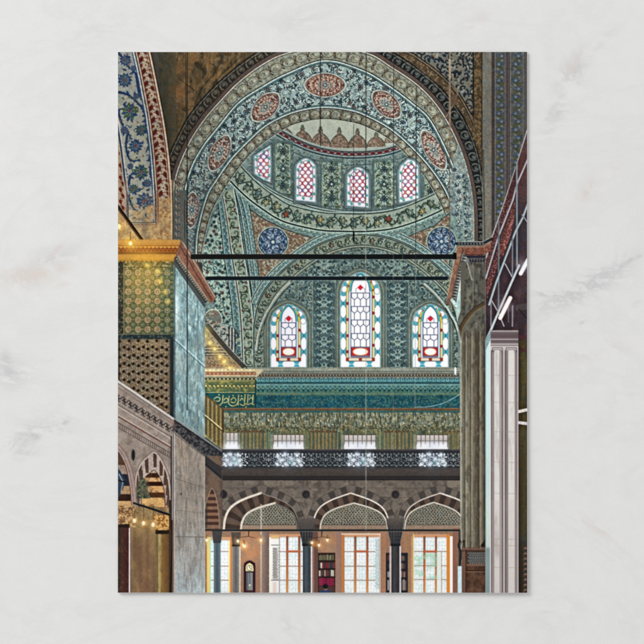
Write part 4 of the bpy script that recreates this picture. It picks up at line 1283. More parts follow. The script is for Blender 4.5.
    stroke([(236, 537.5), (249, 536.4), (255, 538)], .7, (60, 44, 36), .8); stroke([(311, 538.6), (322, 536.8), (330, 537.6)], .7, (60, 44, 36), .8)
    # hazy wires
    stroke([(240, 539.6), (300, 531.5)], .4, (120, 110, 100), .5)


def paint_left():
    P_fb = pid('blue_flower_band'); P_rb = pid('red_leaf_band'); P_gc = pid('gilt_cornice'); P_tp = pid('tile_panel'); P_lt = pid('star_tile_panel')
    P_ms = pid('marble_pier_side'); P_ll = pid('gallery_wall'); P_la = pid('striped_arch'); P_c = pid('stone_column'); P_pier = pid('stone_pier'); P_lamp = pid('hanging_lamp')
    # narrow column of ornament left of the great arch
    Nn = [(166, 120), (176, 180), (183, 262), (171, 262), (169, 190), (160, 110)]
    rect(170, 190, 186, 262, (96, 94, 86)); 
    with clip([(171, 180), (187, 170), (187, 262), (171, 262)]):
        for y in np.arange(176, 262, 7.0):
            put('spiral', 179, y, 3.4, 1, 1.0, (60, 66, 66), .9); ell(179, y + 3.5, 1.4, 1.8, (136, 96, 80), .8); put('leaf', 176, y + 2, 2, 1, .9, (146, 144, 128), .8)
        stroke([(173.5, 180), (173.5, 262)], .8, (140, 136, 120)); stroke([(184.5, 200), (185, 262)], .8, (50, 56, 60)); stroke([(175, 180), (175, 262)], .6, (54, 54, 52))
    # red band
    e_r = cr([(149.6, 52), (154.5, 75), (159.4, 100), (163.2, 120), (167.6, 150), (170, 175), (171.6, 200), (171.8, 240)], 6)
    e_m = cr([(135.5, 52), (140.6, 75), (145.4, 100), (149, 120), (152.6, 150), (154.6, 175), (156.2, 200), (157, 240)], 6)
    W = e_m + e_r[::-1]
    poly(W, (158, 136, 112), own=P_rb)
    with clip(W):
        M = mid(e_m, e_r, .5)
        for i, (x, y, a) in enumerate(along(M, 6.2, 1)):
            s = 1 if i % 2 else -1
            nx, ny = -math.sin(a) * s, math.cos(a) * s
            put('leaf', x + nx * 3.2, y + ny * 3.2, 4.0, a + .5 * s, 2.0, (98, 36, 30), .95)
            put('leaf', x - nx * 4.6, y - ny * 4.6, 2.8, a - .8 * s, 1.4, (122, 36, 28), .95)
            put('spiral' if s > 0 else 'spiralr', x - nx * 1, y - ny * 1, 3.0, a, .8, (104, 50, 40), .9)
            put('ess', x, y + 3, 3.4, a + .3 * s, 1.3, (186, 166, 134), .9)
            if i % 5 == 2:
                rosette(x, y, 3.6, (150, 140, 112), (184, 172, 140), (110, 60, 48), 7)
        lines(e_m, [(-1.8, .9, (116, 34, 28)), (-.8, .8, (178, 166, 140))]); lines(e_r, [(1.6, .8, (110, 36, 30)), (2.6, .7, (180, 156, 126), .8)])
    lines(e_r, [(.2, 1.7, (202, 176, 142)), (-1.2, 1.2, (52, 44, 36))])
    # blue flower band
    e_l = cr([(110, 52), (112, 90), (117, 120), (121.5, 150), (124.5, 175), (127, 196), (128, 240)], 6)
    B = e_l + e_m[::-1]
    poly(B, (148, 148, 132), own=P_fb)
    with clip(B):
        sl = box(118, 52, 160, 240); X, Y = grid(sl)
        comp(sl, (128, 138, 138), np.clip((120 - Y) / 70, 0, 1) * .6)
        M = [(127 + .30 * 0, 60)]
        fl = [(125, 60, 6, 0), (124.5, 80, 7.6, 0), (129.5, 111, 9.0, 1), (141, 130, 6, 1), (135.5, 146, 7.2, 0), (140.5, 172, 8.0, 1), (133.5, 189, 5.4, 1), (144.5, 201, 9.0, 0), (147, 183, 4.6, 0), (151, 158, 3.6, 0), (136, 96, 3.4, 0), (124, 130, 4.4, 0), (130, 166, 3.4, 0), (133, 68, 3.2, 0)]
        R = random.Random(3)
        for pts in ([(118, 52), (128, 66), (137, 76), (138, 92)], [(118, 92), (130, 96), (143, 110), (146, 126)], [(118, 110), (122, 124), (130, 136)], [(128, 132), (126, 146), (130, 160), (140, 160)],
                    [(148, 140), (152, 156), (150, 172), (154, 186)], [(130, 176), (128, 192), (132, 206), (138, 212)], [(154, 186), (155, 202), (150, 214)], [(136, 74), (140, 96), (146, 104)], [(144, 126), (150, 140), (146, 152)]):
            stroke(cr(pts, 8), 2.6, (38, 58, 92), .95, w2=1.2)
            for x, y, a in along(cr(pts, 8), 4.5, 2):
                put('leaf', x, y, 2.2, a + R.choice((-1, 1)), 1.0, (44, 66, 104), .9)
        for x, y, r, g in fl:
            put('petal', x, y, r * 1.06, 0, 12, (150, 156, 140))
            for q in range(11):
                a = q / 11 * 2 * PI
                put('leaf', x + r * .68 * math.cos(a), y + r * .68 * math.sin(a), r * .36, a, r * .2, (48, 72, 108) if q % 2 or not g else (70, 92, 66))
            put('petal', x, y, r * .62, .2, 9, (96, 116, 120) if not g else (96, 116, 76)); put('petal', x, y, r * .46, 0, 7, (34, 52, 88)); put('petal', x, y, r * .3, 0, 6, (88, 108, 110)); ell(x, y, r * .17, r * .17, (112, 60, 62))
        scatter((118, 52, 158, 214), 8.0, [(1, 'leaf', 2.6, 1.1, (42, 62, 98), .9), (.6, 'ess', 3, 1.1, (44, 64, 96), .9), (.6, 'leaf', 2, .9, (78, 96, 68), .9), (.4, 'petal', 1.3, 5, (112, 84, 92), .9)], .4, 92)

    lines(e_m, [(.7, .9, (36, 40, 52)), (2.0, 1.0, (180, 186, 182)), (3.3, .9, (48, 74, 120))])
    lines(e_l, [(0, 1.0, (48, 66, 108)), (-1.3, .9, (178, 176, 160)), (1.6, .7, (176, 176, 156))])
    LR = [(110, 52)] + e_l + [(110, 240)]
    with clip([(p[0] - 2, p[1]) for p in LR]):
        sl = box(118, 110, 130, 240)
        poly([(118, 130), (126, 130), (130, 240), (118, 240)], (164, 140, 112), own=P_rb)
        for i, y in enumerate(np.arange(142, 236, 6)):
            put('leaf', 120.4 + (i % 2) * 2.6, y, 3, 1.2, 1.4, (122, 32, 26), .95); put('spiral', 122, y + 3, 2, 1, .8, (112, 60, 48), .9)
    # foot of the bands, lit by the lamps
    with clip([(118, 180), (172, 180), (172, 242), (118, 242)]):
        poly([(118, 225), (158.5, 225), (158.5, 198), (172, 198), (172, 242), (118, 242)], (176, 142, 92), own=P_rb)
        mottle((118, 210, 172, 242), (206, 166, 100), 6, .42, .62, .7, 93); mottle((118, 195, 172, 242), (146, 112, 74), 3, .5, .7, .6, 94)
        mottle((126, 205, 156, 224), (188, 150, 96), 5, .4, .6, .7, 95)
        mottle((157, 200, 172, 240), (150, 100, 60), 2.4, .52, .68, .8, 96)
        stroke([(126, 180), (126.5, 224.6), (157, 224.6), (157, 190)], 1.2, (150, 112, 84)); stroke([(128.4, 195), (128.6, 222.6), (155, 222.6), (155, 195)], .7, (70, 74, 84))
        stroke([(171.6, 180), (171.6, 240)], 1.6, (206, 164, 110))
        sl = box(118, 180, 172, 242); X, Y = grid(sl)
        comp(sl, (120, 104, 84), np.exp(-((X - 145) / 4) ** 2) * np.clip((Y - 208) / 14, 0, 1) * .6)
    stroke([(117, 205.5), (141.5, 239.5)], 3.4, (44, 32, 22)); stroke([(118, 208.5), (141, 240.5)], .9, (110, 76, 44), .8)
    # ---- gilt cornice ----
    poly([(118, 239.6), (181, 240.2), (181, 251), (176, 256), (175, 261.6), (118, 261.6)], (196, 130, 40), own=P_gc)
    vgrad((118, 239.5, 180, 262), [(239.5, (190, 130, 52)), (241, (206, 150, 72)), (245, (192, 128, 48)), (247, (190, 120, 36)), (252, (150, 84, 30)), (253.4, (96, 56, 26)), (254.6, (196, 134, 50)), (258, (204, 144, 50)), (261.6, (150, 104, 36))], .95)
    poly([(181.2, 239), (189, 239), (189, 262), (174.5, 262), (175.4, 256), (181.2, 251)], (96, 92, 84))
    for i in range(16):
        x = 120 + i * 4
        put('ess', x, 249.4, 2.6, .5, 1.0, (112, 46, 26), .95); put('leaf', x + 2, 249, 1.9, -.7, .9, (150, 60, 30), .9); put('leaf', x + 1, 247, 1.6, .4, .5, (236, 186, 96), .8)
    stroke([(118, 245.6), (181, 245.8)], .6, (130, 70, 30), .8)
    glow(130.5, 243.4, 8, (255, 196, 70), .7); glow(119, 226.5, 7, (255, 190, 80), .6); glow(146, 258, 14, (236, 170, 50), .35)
    # ---- glazed tile front ----
    rect(118, 261.6, 174, 335, (84, 88, 52), own=P_tp)
    sl = box(118, 261.6, 174, 335); X, Y = grid(sl)
    comp(sl, (150, 122, 52), np.clip(1 - (Y - 262) / 60, 0, 1) * .5); comp(sl, (44, 84, 76), np.clip((X - 155) / 15, 0, 1) * .45); comp(sl, (50, 66, 56), np.clip((fbm(X, Y, 5, 97) - .5) * 5, 0, 1) * .4)
    vgrad((118, 261.6, 174, 268), [(261.6, (120, 104, 60)), (268, (120, 116, 76))], .7)
    scatter((124, 262, 172, 267), 2.6, [(1, 'spiral', 1.2, .7, (56, 58, 42), .9), (1, 'leaf', 1.2, .6, (176, 160, 100), .9)], .3, 98)
    rect(118, 262, 123.4, 335, (48, 50, 46)); scatter((118, 262, 123, 335), 3, [(1, 'petal', 1.2, 6, (96, 96, 76), .9), (1, 'leaf', 1.2, .5, (30, 32, 34), .9)], .2, 99)
    stroke([(123.8, 264), (123.8, 334)], .8, (120, 116, 80)); stroke([(171.6, 262), (171.6, 335)], 1.4, (66, 82, 70)); stroke([(124, 267.4), (171, 267.4)], .7, (60, 60, 44))
    for j in range(7):
        for i in range(5):
            x = 128.3 + i * 9.65 + (.4 if i == 4 else 0); y = 272.8 + j * 9.4
            warm = max(0, 1 - j / 7)
            co = (158 + 30 * warm, 142 + 18 * warm, 108) if i < 4 else (112, 128, 100)
            ell(x, y, 4.1, 4.1, (72, 80, 56)); put('petal', x, y, 3.8, 0, 14, co); put('petal', x, y, 2.7, .4, 9, (140, 118, 80)); put('petal', x, y, 1.5, 0, 6, (104, 60, 30) if i < 4 else (40, 60, 60)); ell(x, y, .6, .6, (210, 170, 110))
            for dx, dy in ((4.8, 4.7), (4.8, 0), (0, 4.7)):
                put('petal', x + dx, y + dy, 1.0, 0, 4, (142, 134, 84), .9)
            put('ring', x + 4.8, y + 4.7, 1.9, 0, .6, (120, 142, 110), .7)
    glow(146, 270, 22, (220, 170, 60), .35); glow(140, 300, 20, (200, 160, 80), .2)
    for gx, gy in ((160, 281), (165, 292), (168, 302), (158, 271), (148, 266)):
        glow(gx, gy, 2.6, (244, 206, 70), .6)
    rect(118, 334, 174, 339.6, (40, 58, 62), own=P_lt); scatter((118, 334, 174, 339), 2.8, [(1, 'petal', 1.1, 6, (84, 92, 84), .9), (1, 'leaf', 1.1, .5, (24, 34, 40), .9)], .25, 100)
    stroke([(118, 334.2), (172, 334.2)], .8, (116, 110, 70), .9); stroke([(118, 339.4), (170, 339.4)], .7, (84, 84, 66), .9)
    LT = [(118, 339.6), (174, 339.6), (174, 420), (118, 382)]
    poly(LT, (124, 108, 84), own=P_lt)
    with clip(LT):
        sl = box(118, 339, 174, 420); X, Y = grid(sl)
        comp(sl, (96, 74, 52), np.clip((fbm(X, Y, 7, 101) - .45) * 4, 0, 1) * .6); comp(sl, (176, 138, 82), np.clip(1 - np.hypot((X - 150) / 22, (Y - 345) / 14), 0, 1) * .6)
        R = random.Random(5)
        for j in range(20):
            for i in range(13):
                x = 119.5 + i * 4.7 + (j % 2) * .0; y = 341 + j * 4.1 + (i % 2) * 2.0
                s = (i + j * 2) % 2 == 0
                if (i + j) % 2 == 0:
                    x += R.uniform(-.5, .5); y += R.uniform(-.4, .4); put('petal', x, y, 2.0, R.uniform(0, 1), 6, (34, 28, 20)); ell(x, y, .8, .8, R.choice(((64, 30, 22), (26, 42, 30), (22, 18, 14))))
                else:
                    put('petal', x, y, R.uniform(1.4, 2), R.uniform(0, 1), 5, R.choice(((162, 142, 112), (150, 128, 96), (134, 130, 108)))); ell(x, y, .7, .7, (92, 66, 46))
                put('ess', x + 2.3, y + 1, 1.7, i + j, .6, (84, 62, 44), .9); put('leaf', x - 1.6, y + 2.2, 1.3, j, .4, (194, 164, 116), .85)
        rect(169.8, 339, 174, 420, (44, 50, 54)); stroke([(169.6, 339), (169.6, 420)], .7, (92, 84, 64)); rect(118, 339, 120, 385, (46, 42, 38), .7)
    # ---- bluish marble side of the pier ----
    MS = [(174, 262), (178, 262), (205, 300), (205, 438), (174, 418)]
    poly(MS, (114, 150, 153), own=P_ms)
    with clip(MS):
        sl = box(174, 262, 205, 438); X, Y = grid(sl)
        comp(sl, (148, 188, 190), np.clip((fbm(X, Y, 5, 102, 14) - .42) * 4, 0, 1) * .7)
        comp(sl, (66, 92, 94), np.clip((fbm(X, Y, 1.6, 103, 5.5, 3) - .52) * 5, 0, 1) * .5); comp(sl, (196, 228, 228), np.clip((fbm(X, Y, 1.5, 123, 5.0, 3) - .52) * 5, 0, 1) * .6)
        comp(sl, (84, 118, 122), np.clip((fbm(X, Y, 2.4, 104, 8) - .5) * 5, 0, 1) * .4)
        comp(sl, (214, 236, 236), np.clip(1 - np.hypot((X - 176.5) / 5, (Y - 310) / 36), 0, 1) * .95)
        comp(sl, (202, 226, 224), np.clip(1 - np.hypot((X - 178.5) / 5, (Y - 360) / 14), 0, 1) * .8)
        comp(sl, (58, 88, 98), np.clip((Y - 380) / 60, 0, 1) * .3)
        comp(sl, (190, 222, 224), np.clip((vn(X, Y, .9, 7, 108) - .66) * 5, 0, 1) * .5)
        stroke([(174, 338), (205, 366)], 1.4, (176, 208, 208), .8); stroke([(174, 340), (205, 368)], .7, (56, 86, 94), .8)
        for y_ in (288, 312, 388, 411):
            stroke([(174, y_), (205, y_ + 26)], .6, (78, 108, 112), .6); stroke([(174, y_ + .8), (205, y_ + 26.8)], .5, (176, 206, 204), .5)
        mottle((174, 262, 205, 440), (132, 146, 140), 8, .48, .7, .5, 352, 12)
        stroke([(174.8, 262), (174.8, 420)], .9, (50, 70, 76)); stroke([(198, 300), (198, 432)], .6, (70, 100, 108), .7)
        stroke([(174, 262), (205, 306)], 3.2, (70, 78, 74)); 
    stroke([(176, 259), (206, 301)], 4.0, (56, 58, 58))
    for x, y, a in along([(177, 259), (208, 302)], 2.5):
        ell(x, y, .8, 1.6, (132, 128, 112), .9, a)
    D = [(181, 240.2), (189.5, 249), (216.5, 298), (211.5, 303.5), (207, 300), (178, 258), (176, 255)]
    poly(D, (126, 80, 64), own=P_gc)
    with clip(D):
        mottle((175, 240, 218, 304), (160, 108, 84), 2, .45, .65, .7, 105); stroke([(182, 241), (215, 297)], 1.2, (168, 156, 132)); stroke([(180, 246), (212, 300)], .8, (76, 44, 38)); stroke([(178, 256), (208, 300)], 1.3, (150, 136, 112))
    # ---- lower gallery wall ----
    LW = [(118, 380), (174, 418), (174, 593), (118, 593)]
    poly(LW, (150, 134, 122), own=P_ll)
    with clip(LW):
        mottle((118, 380, 174, 593), (170, 156, 144), 9, .45, .65, .6, 106); mottle((118, 380, 174, 520), (122, 106, 96), 5, .52, .7, .6, 107)
        stroke([(118, 381), (174, 419)], 2.4, (196, 192, 186)); stroke([(118, 383.4), (174, 421.4)], .8, (104, 92, 90))
        for i, (x, y, a) in enumerate(along([(116, 396), (174, 431)], 3.6)):
            put('spiral' if i % 2 else 'spiralr', x, y - 1.6, 2.5, a + 1.2, 1.2, (54, 48, 48), .95); put('spiralr' if i % 2 else 'spiral', x + 1, y + 2.8, 2.3, a - 1.6, 1.1, (58, 52, 50), .95)
            put('leaf', x + 1.8, y + .5, 1.6, a + 1.4, .6, (60, 52, 50), .9)
        stroke([(118, 387.6), (174, 424.5)], .7, (120, 108, 104), .9); stroke([(118, 404.6), (174, 438.6)], .9, (110, 94, 88)); stroke([(118, 406.4), (174, 440.4)], 1.2, (180, 166, 156))
        stroke([(118, 416.6), (174, 449.6)], 1.1, (110, 62, 54)); stroke([(118, 414.6), (174, 447.6)], 1.0, (182, 166, 152)); stroke([(118, 422.5), (174, 455)], .8, (96, 78, 72)); stroke([(118, 430), (174, 458.4)], .0, (96, 78, 72))
        for x, y, a in along([(118, 424.5), (174, 457)], 2.5):
            stroke([(x, y - 1.6), (x, y + 2.2)], .7, (90, 78, 74), .85)
        stroke([(118, 427.6), (174, 460)], .8, (100, 84, 78))
        ell(133.3, 455, 2.2, 6.0, (112, 98, 90)); ell(133.3, 455, 1.7, 5.4, (38, 40, 40))
        # striped arch
        A = cr([(138, 512), (136.2, 498), (135.6, 484), (137.2, 473), (142, 462.5), (148, 457), (154, 452.4), (159, 457), (163.5, 465), (167.6, 475), (169.6, 487), (170.4, 500), (170.4, 530)], 8)
        A = A + [(138, 530)]
        poly([(135.5, 500), (172, 500), (172, 593), (128, 593), (128, 530), (136, 515)], (142, 112, 76))
        poly(A, (128, 96, 64), own=P_la)
        with clip(A):
            for y0, y1, c in ((452, 466, (120, 96, 78)), (466, 473, (170, 150, 120)), (473, 477.6, (66, 38, 26)), (477.6, 481.6, (206, 154, 92)), (481.6, 486, (62, 36, 28)), (486, 492.4, (204, 150, 88)), (492.4, 497.6, (84, 52, 34)), (497.6, 507, (208, 158, 88)), (507, 512, (70, 46, 32))):
                rect(136, y0, 171, y1, c); 
            mottle((136, 452, 172, 510), (96, 66, 44), 4, .52, .7, .6, 109)
            M = A[:-2]
            inner = [(153.5 + (x - 153.5) * .70, 515 + (y - 515) * .72) for x, y in M]
            ringp = between(M, inner)
            poly(ringp, (168, 150, 140))
            with clip(ringp):
                for k, (x, y, a) in enumerate(along(M, 5.4, 3)):
                    if k % 2 == 0:
                        nx, ny = -math.sin(a), math.cos(a)
                        dx, dy = 153.5 - x, 515 - y; L = math.hypot(dx, dy); dx /= L; dy /= L
                        dx, dy = dx * .35, abs(dy) * .5 + .55
                        poly([(x - 1.9, y - 2), (x + 1.9, y - 2), (x + 1.9 + dx * 14, y + dy * 14), (x - 1.4 + dx * 14, y + dy * 14)], (94, 70, 58))
            stroke(inner, .7, (80, 56, 44), .9)
        stroke(A[:-1], 1.5, (178, 160, 148)); stroke(offset(A[:-1], -1.3), .7, (110, 88, 80), .9)
        # left neighbour arch
        L = cr([(114, 444), (121, 451), (126.5, 461), (130, 472), (132.6, 486), (134, 500), (134.4, 512)], 8)
        poly([(118, 450)] + L[8:] + [(118, 530)], (90, 66, 50), own=P_la)
        with clip([(118, 448)] + L + [(118, 530)]):
            for y0, y1, c in ((465, 474, (146, 122, 108)), (474, 486, (42, 46, 60)), (486, 494, (170, 130, 86)), (494, 501, (60, 40, 32)), (501, 508, (196, 150, 92)), (508, 530, (168, 126, 76))):
                rect(118, y0, 136, y1, c)
            poly([(118, 468), (121, 472), (124.6, 480), (123.6, 488), (118, 498)], (46, 62, 78)); stroke([(119, 474), (123, 482), (121, 492)], .9, (140, 164, 178), .8); stroke([(118, 480), (125, 482)], 1.2, (20, 22, 30))
        stroke(L, 5.2, (160, 138, 128)); stroke(offset(L, 2.7), .8, (104, 72, 64)); stroke(offset(L, -2.6), .8, (120, 92, 84)); stroke(offset(L, .6), .7, (120, 84, 76), .8)
        # carved spandrel tip, lamp
        poly([(138.6, 482), (143, 477), (146.6, 481), (148, 489), (150.4, 498.4), (136.6, 498.4), (137, 489)], (70, 74, 60), own=P_lamp)
        scatter((138, 480, 149, 498), 2.2, [(1, 'petal', .9, 5, (126, 140, 96), .9), (1, 'petal', .9, 5, (30, 36, 34), .9), (.5, 'petal', .7, 5, (176, 120, 60), .9)], .3, 110) if False else None
        with clip([(138.6, 482), (143, 477), (146.6, 481), (148, 489), (150.4, 498.4), (136.6, 498.4), (137, 489)]):
            scatter((138, 478, 150, 498), 2.0, [(1, 'petal', .9, 5, (126, 144, 98), .95), (1, 'petal', .9, 5, (26, 34, 34), .9), (.4, 'petal', .8, 5, (84, 100, 92), .9)], .3, 110)
            mottle((136, 476, 151, 499), (104, 96, 74), 3, .45, .65, .6, 351)
        stroke([(142.6, 470), (142.6, 478)], .6, (50, 40, 34))
        # warm interior wall
        sl = box(129, 507, 172, 593); X, Y = grid(sl)
        arr = np.clip((Y - 507) / 90, 0, 1)
        comp(sl, (146, 116, 72), np.ones(X.shape, np.float32)); comp(sl, (112, 84, 62), arr * .7)
        comp(sl, (176, 140, 88), np.clip((fbm(X, Y, 7, 111, 14) - .45) * 3.5, 0, 1) * .5); comp(sl, (112, 62, 52), np.clip((vn(X, Y, 3.4, 40, 112) - .55) * 3, 0, 1) * .35); comp(sl, (84, 72, 50), np.clip((vn(X, Y, 4.5, 50, 113) - .6) * 3, 0, 1) * .4)
        poly([(118, 505), (136, 505), (131, 524), (118, 524)], (176, 132, 84)); scatter((118, 507, 132, 523), 3.4, [(1, 'ess', 2.4, 1.2, (112, 80, 50), .9), (1, 'leaf', 2, 1, (206, 166, 108), .9)], .4, 114)
        rect(118, 524, 129.6, 527.6, (40, 30, 26), own=P_c)
        rect(118, 527.6, 129, 593, (62, 40, 32), own=P_c); vgrad((118, 527.6, 129, 593), [(118, (42, 40, 28)), (122, (74, 46, 36)), (127, (70, 36, 34)), (129, (76, 30, 44))], .85, True)
        mottle((118, 528, 129, 593), (110, 70, 52), 1.5, .56, .74, .6, 115, 2.4); rect(129, 528, 130.2, 593, (228, 204, 206)); rect(130.2, 528, 131.4, 593, (84, 96, 74), .6)
        # gold capital and olive column
        poly([(152.6, 515), (170.6, 515), (169.6, 530), (156.6, 530)], (176, 124, 62), own=P_c)
        with clip([(152.6, 515), (170.6, 515), (169.6, 530), (156.6, 530)]):
            scatter((152, 515, 171, 530), 2.3, [(1, 'petal', 1.1, 5, (228, 178, 100), .9), (1, 'petal', .9, 5, (110, 66, 34), .95)], .25, 116)
        rect(155.6, 530, 171.4, 534, (40, 30, 22), own=P_c)
        rect(157.4, 534, 169, 593, (118, 92, 50), own=P_c); vgrad((157.4, 534, 169, 593), [(157.4, (96, 82, 40)), (158.6, (170, 152, 96)), (160, (176, 156, 100)), (162, (138, 104, 52)), (166, (118, 78, 40)), (169, (90, 70, 40))], .95, True)
        mottle((157.4, 534, 169, 593), (84, 64, 38), 2, .54, .72, .4, 117, 8)
        sl = box(169, 500, 174, 593); rect(169, 500, 174, 593, (62, 48, 38)); stroke([(171.6, 514), (172.6, 540), (170.4, 593)], 1.1, (24, 22, 22)); stroke([(173.2, 420), (173.2, 593)], 1.2, (150, 110, 90), .8)
        stroke([(134, 503), (148, 507.4), (172, 515.6)], 2.2, (34, 38, 42)); stroke([(134, 502), (172, 514)], .6, (110, 100, 84), .8)
        rect(170.6, 436, 172.2, 520, (60, 52, 50)); rect(172.2, 432, 174, 520, (190, 180, 176)); rect(172.8, 425, 173.6, 520, (60, 52, 54))
    # tall pier
    PP = [(174, 432), (205, 456), (205, 593), (174, 593)]
    poly(PP, (148, 140, 130), own=P_pier)
    with clip(PP):
        vgrad((174, 430, 205, 593), [(430, (164, 148, 132)), (500, (146, 136, 124)), (550, (150, 148, 142)), (593, (158, 172, 176))])
        sl = box(174, 430, 205, 593); X, Y = grid(sl)
        comp(sl, (120, 110, 102), np.clip((fbm(X, Y, 6, 118, 18) - .46) * 4, 0, 1) * .55); comp(sl, (184, 176, 166), np.clip((vn(X, Y, 1.2, 12, 119) - .55) * 3, 0, 1) * .4); comp(sl, (172, 146, 122), np.clip((fbm(X, Y, 9, 341, 16) - .5) * 5, 0, 1) * np.clip((540 - Y) / 60, 0, 1) * .5); comp(sl, (94, 86, 80), np.clip((fbm(X, Y, 1.6, 342, 12) - .56) * 6, 0, 1) * .4); comp(sl, (104, 98, 92), np.clip((vn(X, Y, .9, 9, 120) - .62) * 4, 0, 1) * .4)
        stroke([(174, 478), (205, 488)], .7, (108, 98, 90), .8); stroke([(174, 510), (205, 513)], .6, (112, 102, 94), .7); stroke([(174, 536.5), (205, 537)], .8, (96, 90, 86), .8); stroke([(186, 484), (186, 511)], .6, (112, 102, 94), .7); stroke([(189, 512), (189, 537)], .5, (112, 102, 94), .6)
        ell(181, 494, .7, 1.4, (80, 70, 62)); stroke([(174, 433), (205, 457)], 1.0, (100, 92, 86)); stroke([(174.6, 434), (174.6, 593)], 1.0, (184, 172, 160), .8); stroke([(204.6, 457), (204.6, 593)], 1.0, (180, 190, 188), .6)
        sl = box(190, 560, 205, 593); X, Y = grid(sl); comp(sl, (196, 222, 228), np.clip((Y - 570) / 26, 0, 1) * np.clip((X - 190) / 12, 0, 1) * .6)
    # lamps
    stroke([(130.4, 232), (130.4, 240)], .5, (90, 60, 30))
    for x, y, r in ((130.5, 243.4, 1.9), (118.6, 226.5, 2.4)):
        ell(x, y, r, r * 1.15, (255, 236, 150), own=P_lamp); ell(x, y, r * .6, r * .7, (255, 252, 220))
    for x, y in ((134.6, 520.6), (143.6, 523.2), (153.2, 524.6)):
        glow(x, y, 4.5, (255, 200, 110), .5); stroke([(x + .2, 506), (x, 519)], .5, (54, 46, 34), .8); ell(x, y, 1.8, 2.3, (255, 232, 176), own=P_lamp); ell(x, y - .3, 1.0, 1.3, (255, 250, 230))


def paint_pendentive_corner():
    """lower left corner of the arch: framed panel, string of lamps"""
    P_p = pid('framed_panel'); P_l = pid('lamp_string')
    with clip([(205, 318), (240, 330), (240, 345), (244, 372), (205, 372)]):
        A = [(205, 335), (222, 312), (240, 330), (240, 372), (205, 372)]
        poly([(205, 340), (222, 318), (233, 318), (237, 369), (205, 369)], (150, 160, 148), own=P_p)
        scatter((205, 320, 240, 369), 3.0, [(1, 'spiral', 1.5, .8, (62, 64, 64), .9), (1, 'leaf', 1.5, .7, (40, 50, 58), .9), (1, 'leaf', 1.3, .6, (184, 176, 150), .9)], .4, 121)
        for k, (w, c) in enumerate(((1.2, (40, 48, 56)), (.8, (184, 184, 168)), (1.6, (58, 66, 78)), (.8, (176, 176, 160)), (1.2, (36, 44, 50)))):
            o = k * 1.5
            stroke([(205, 347 + o), (229 + o, 347 + o), (229 + o, 318)], w, c)
        rect(205, 356, 240, 369, (150, 130, 100), own=P_p)
        for i in range(9):
            put('spiral', 208 + i * 4, 362, 2.4, i, .9, (70, 52, 42), .9); ell(210 + i * 4, 365.5, .9, .9, (120, 56, 42)); put('leaf', 209 + i * 4, 358.6, 1.5, 1, .7, (60, 60, 54), .9)
        stroke([(205, 355.6), (240, 355.6)], 1.0, (40, 46, 50)); stroke([(205, 368.6), (244, 368.6)], .8, (196, 184, 150))
    P2 = [(241.5, 330), (253, 330), (254.6, 369), (242.5, 369)]
    with clip([(205, 318), (256, 318), (256, 369), (205, 369)]):
        st_ = cr([(205, 326), (219, 343), (232, 358), (243, 369)], 6)
        poly(bandpoly(st_, -4.5, 0), (74, 72, 66)); poly([(205, 330)] + st_ + [(205, 369)], (156, 128, 90), .35); stroke(offset(st_, -5), .8, (150, 148, 132)); stroke(offset(st_, .6), .8, (176, 146, 92))
    for x, y in ((204.6, 336), (210, 343), (214.7, 349), (220, 356.6), (224.4, 361.6), (229.6, 368.4), (233.8, 373)):
        glow(x, y, 4.6, (250, 206, 100), .7); ell(x, y, 1.6, 1.7, (255, 236, 150), own=P_l)
    glow(206, 330, 5, (230, 190, 90), .5); glow(230, 384, 8, (214, 180, 70), .4); glow(244, 389, 4, (236, 200, 80), .5)


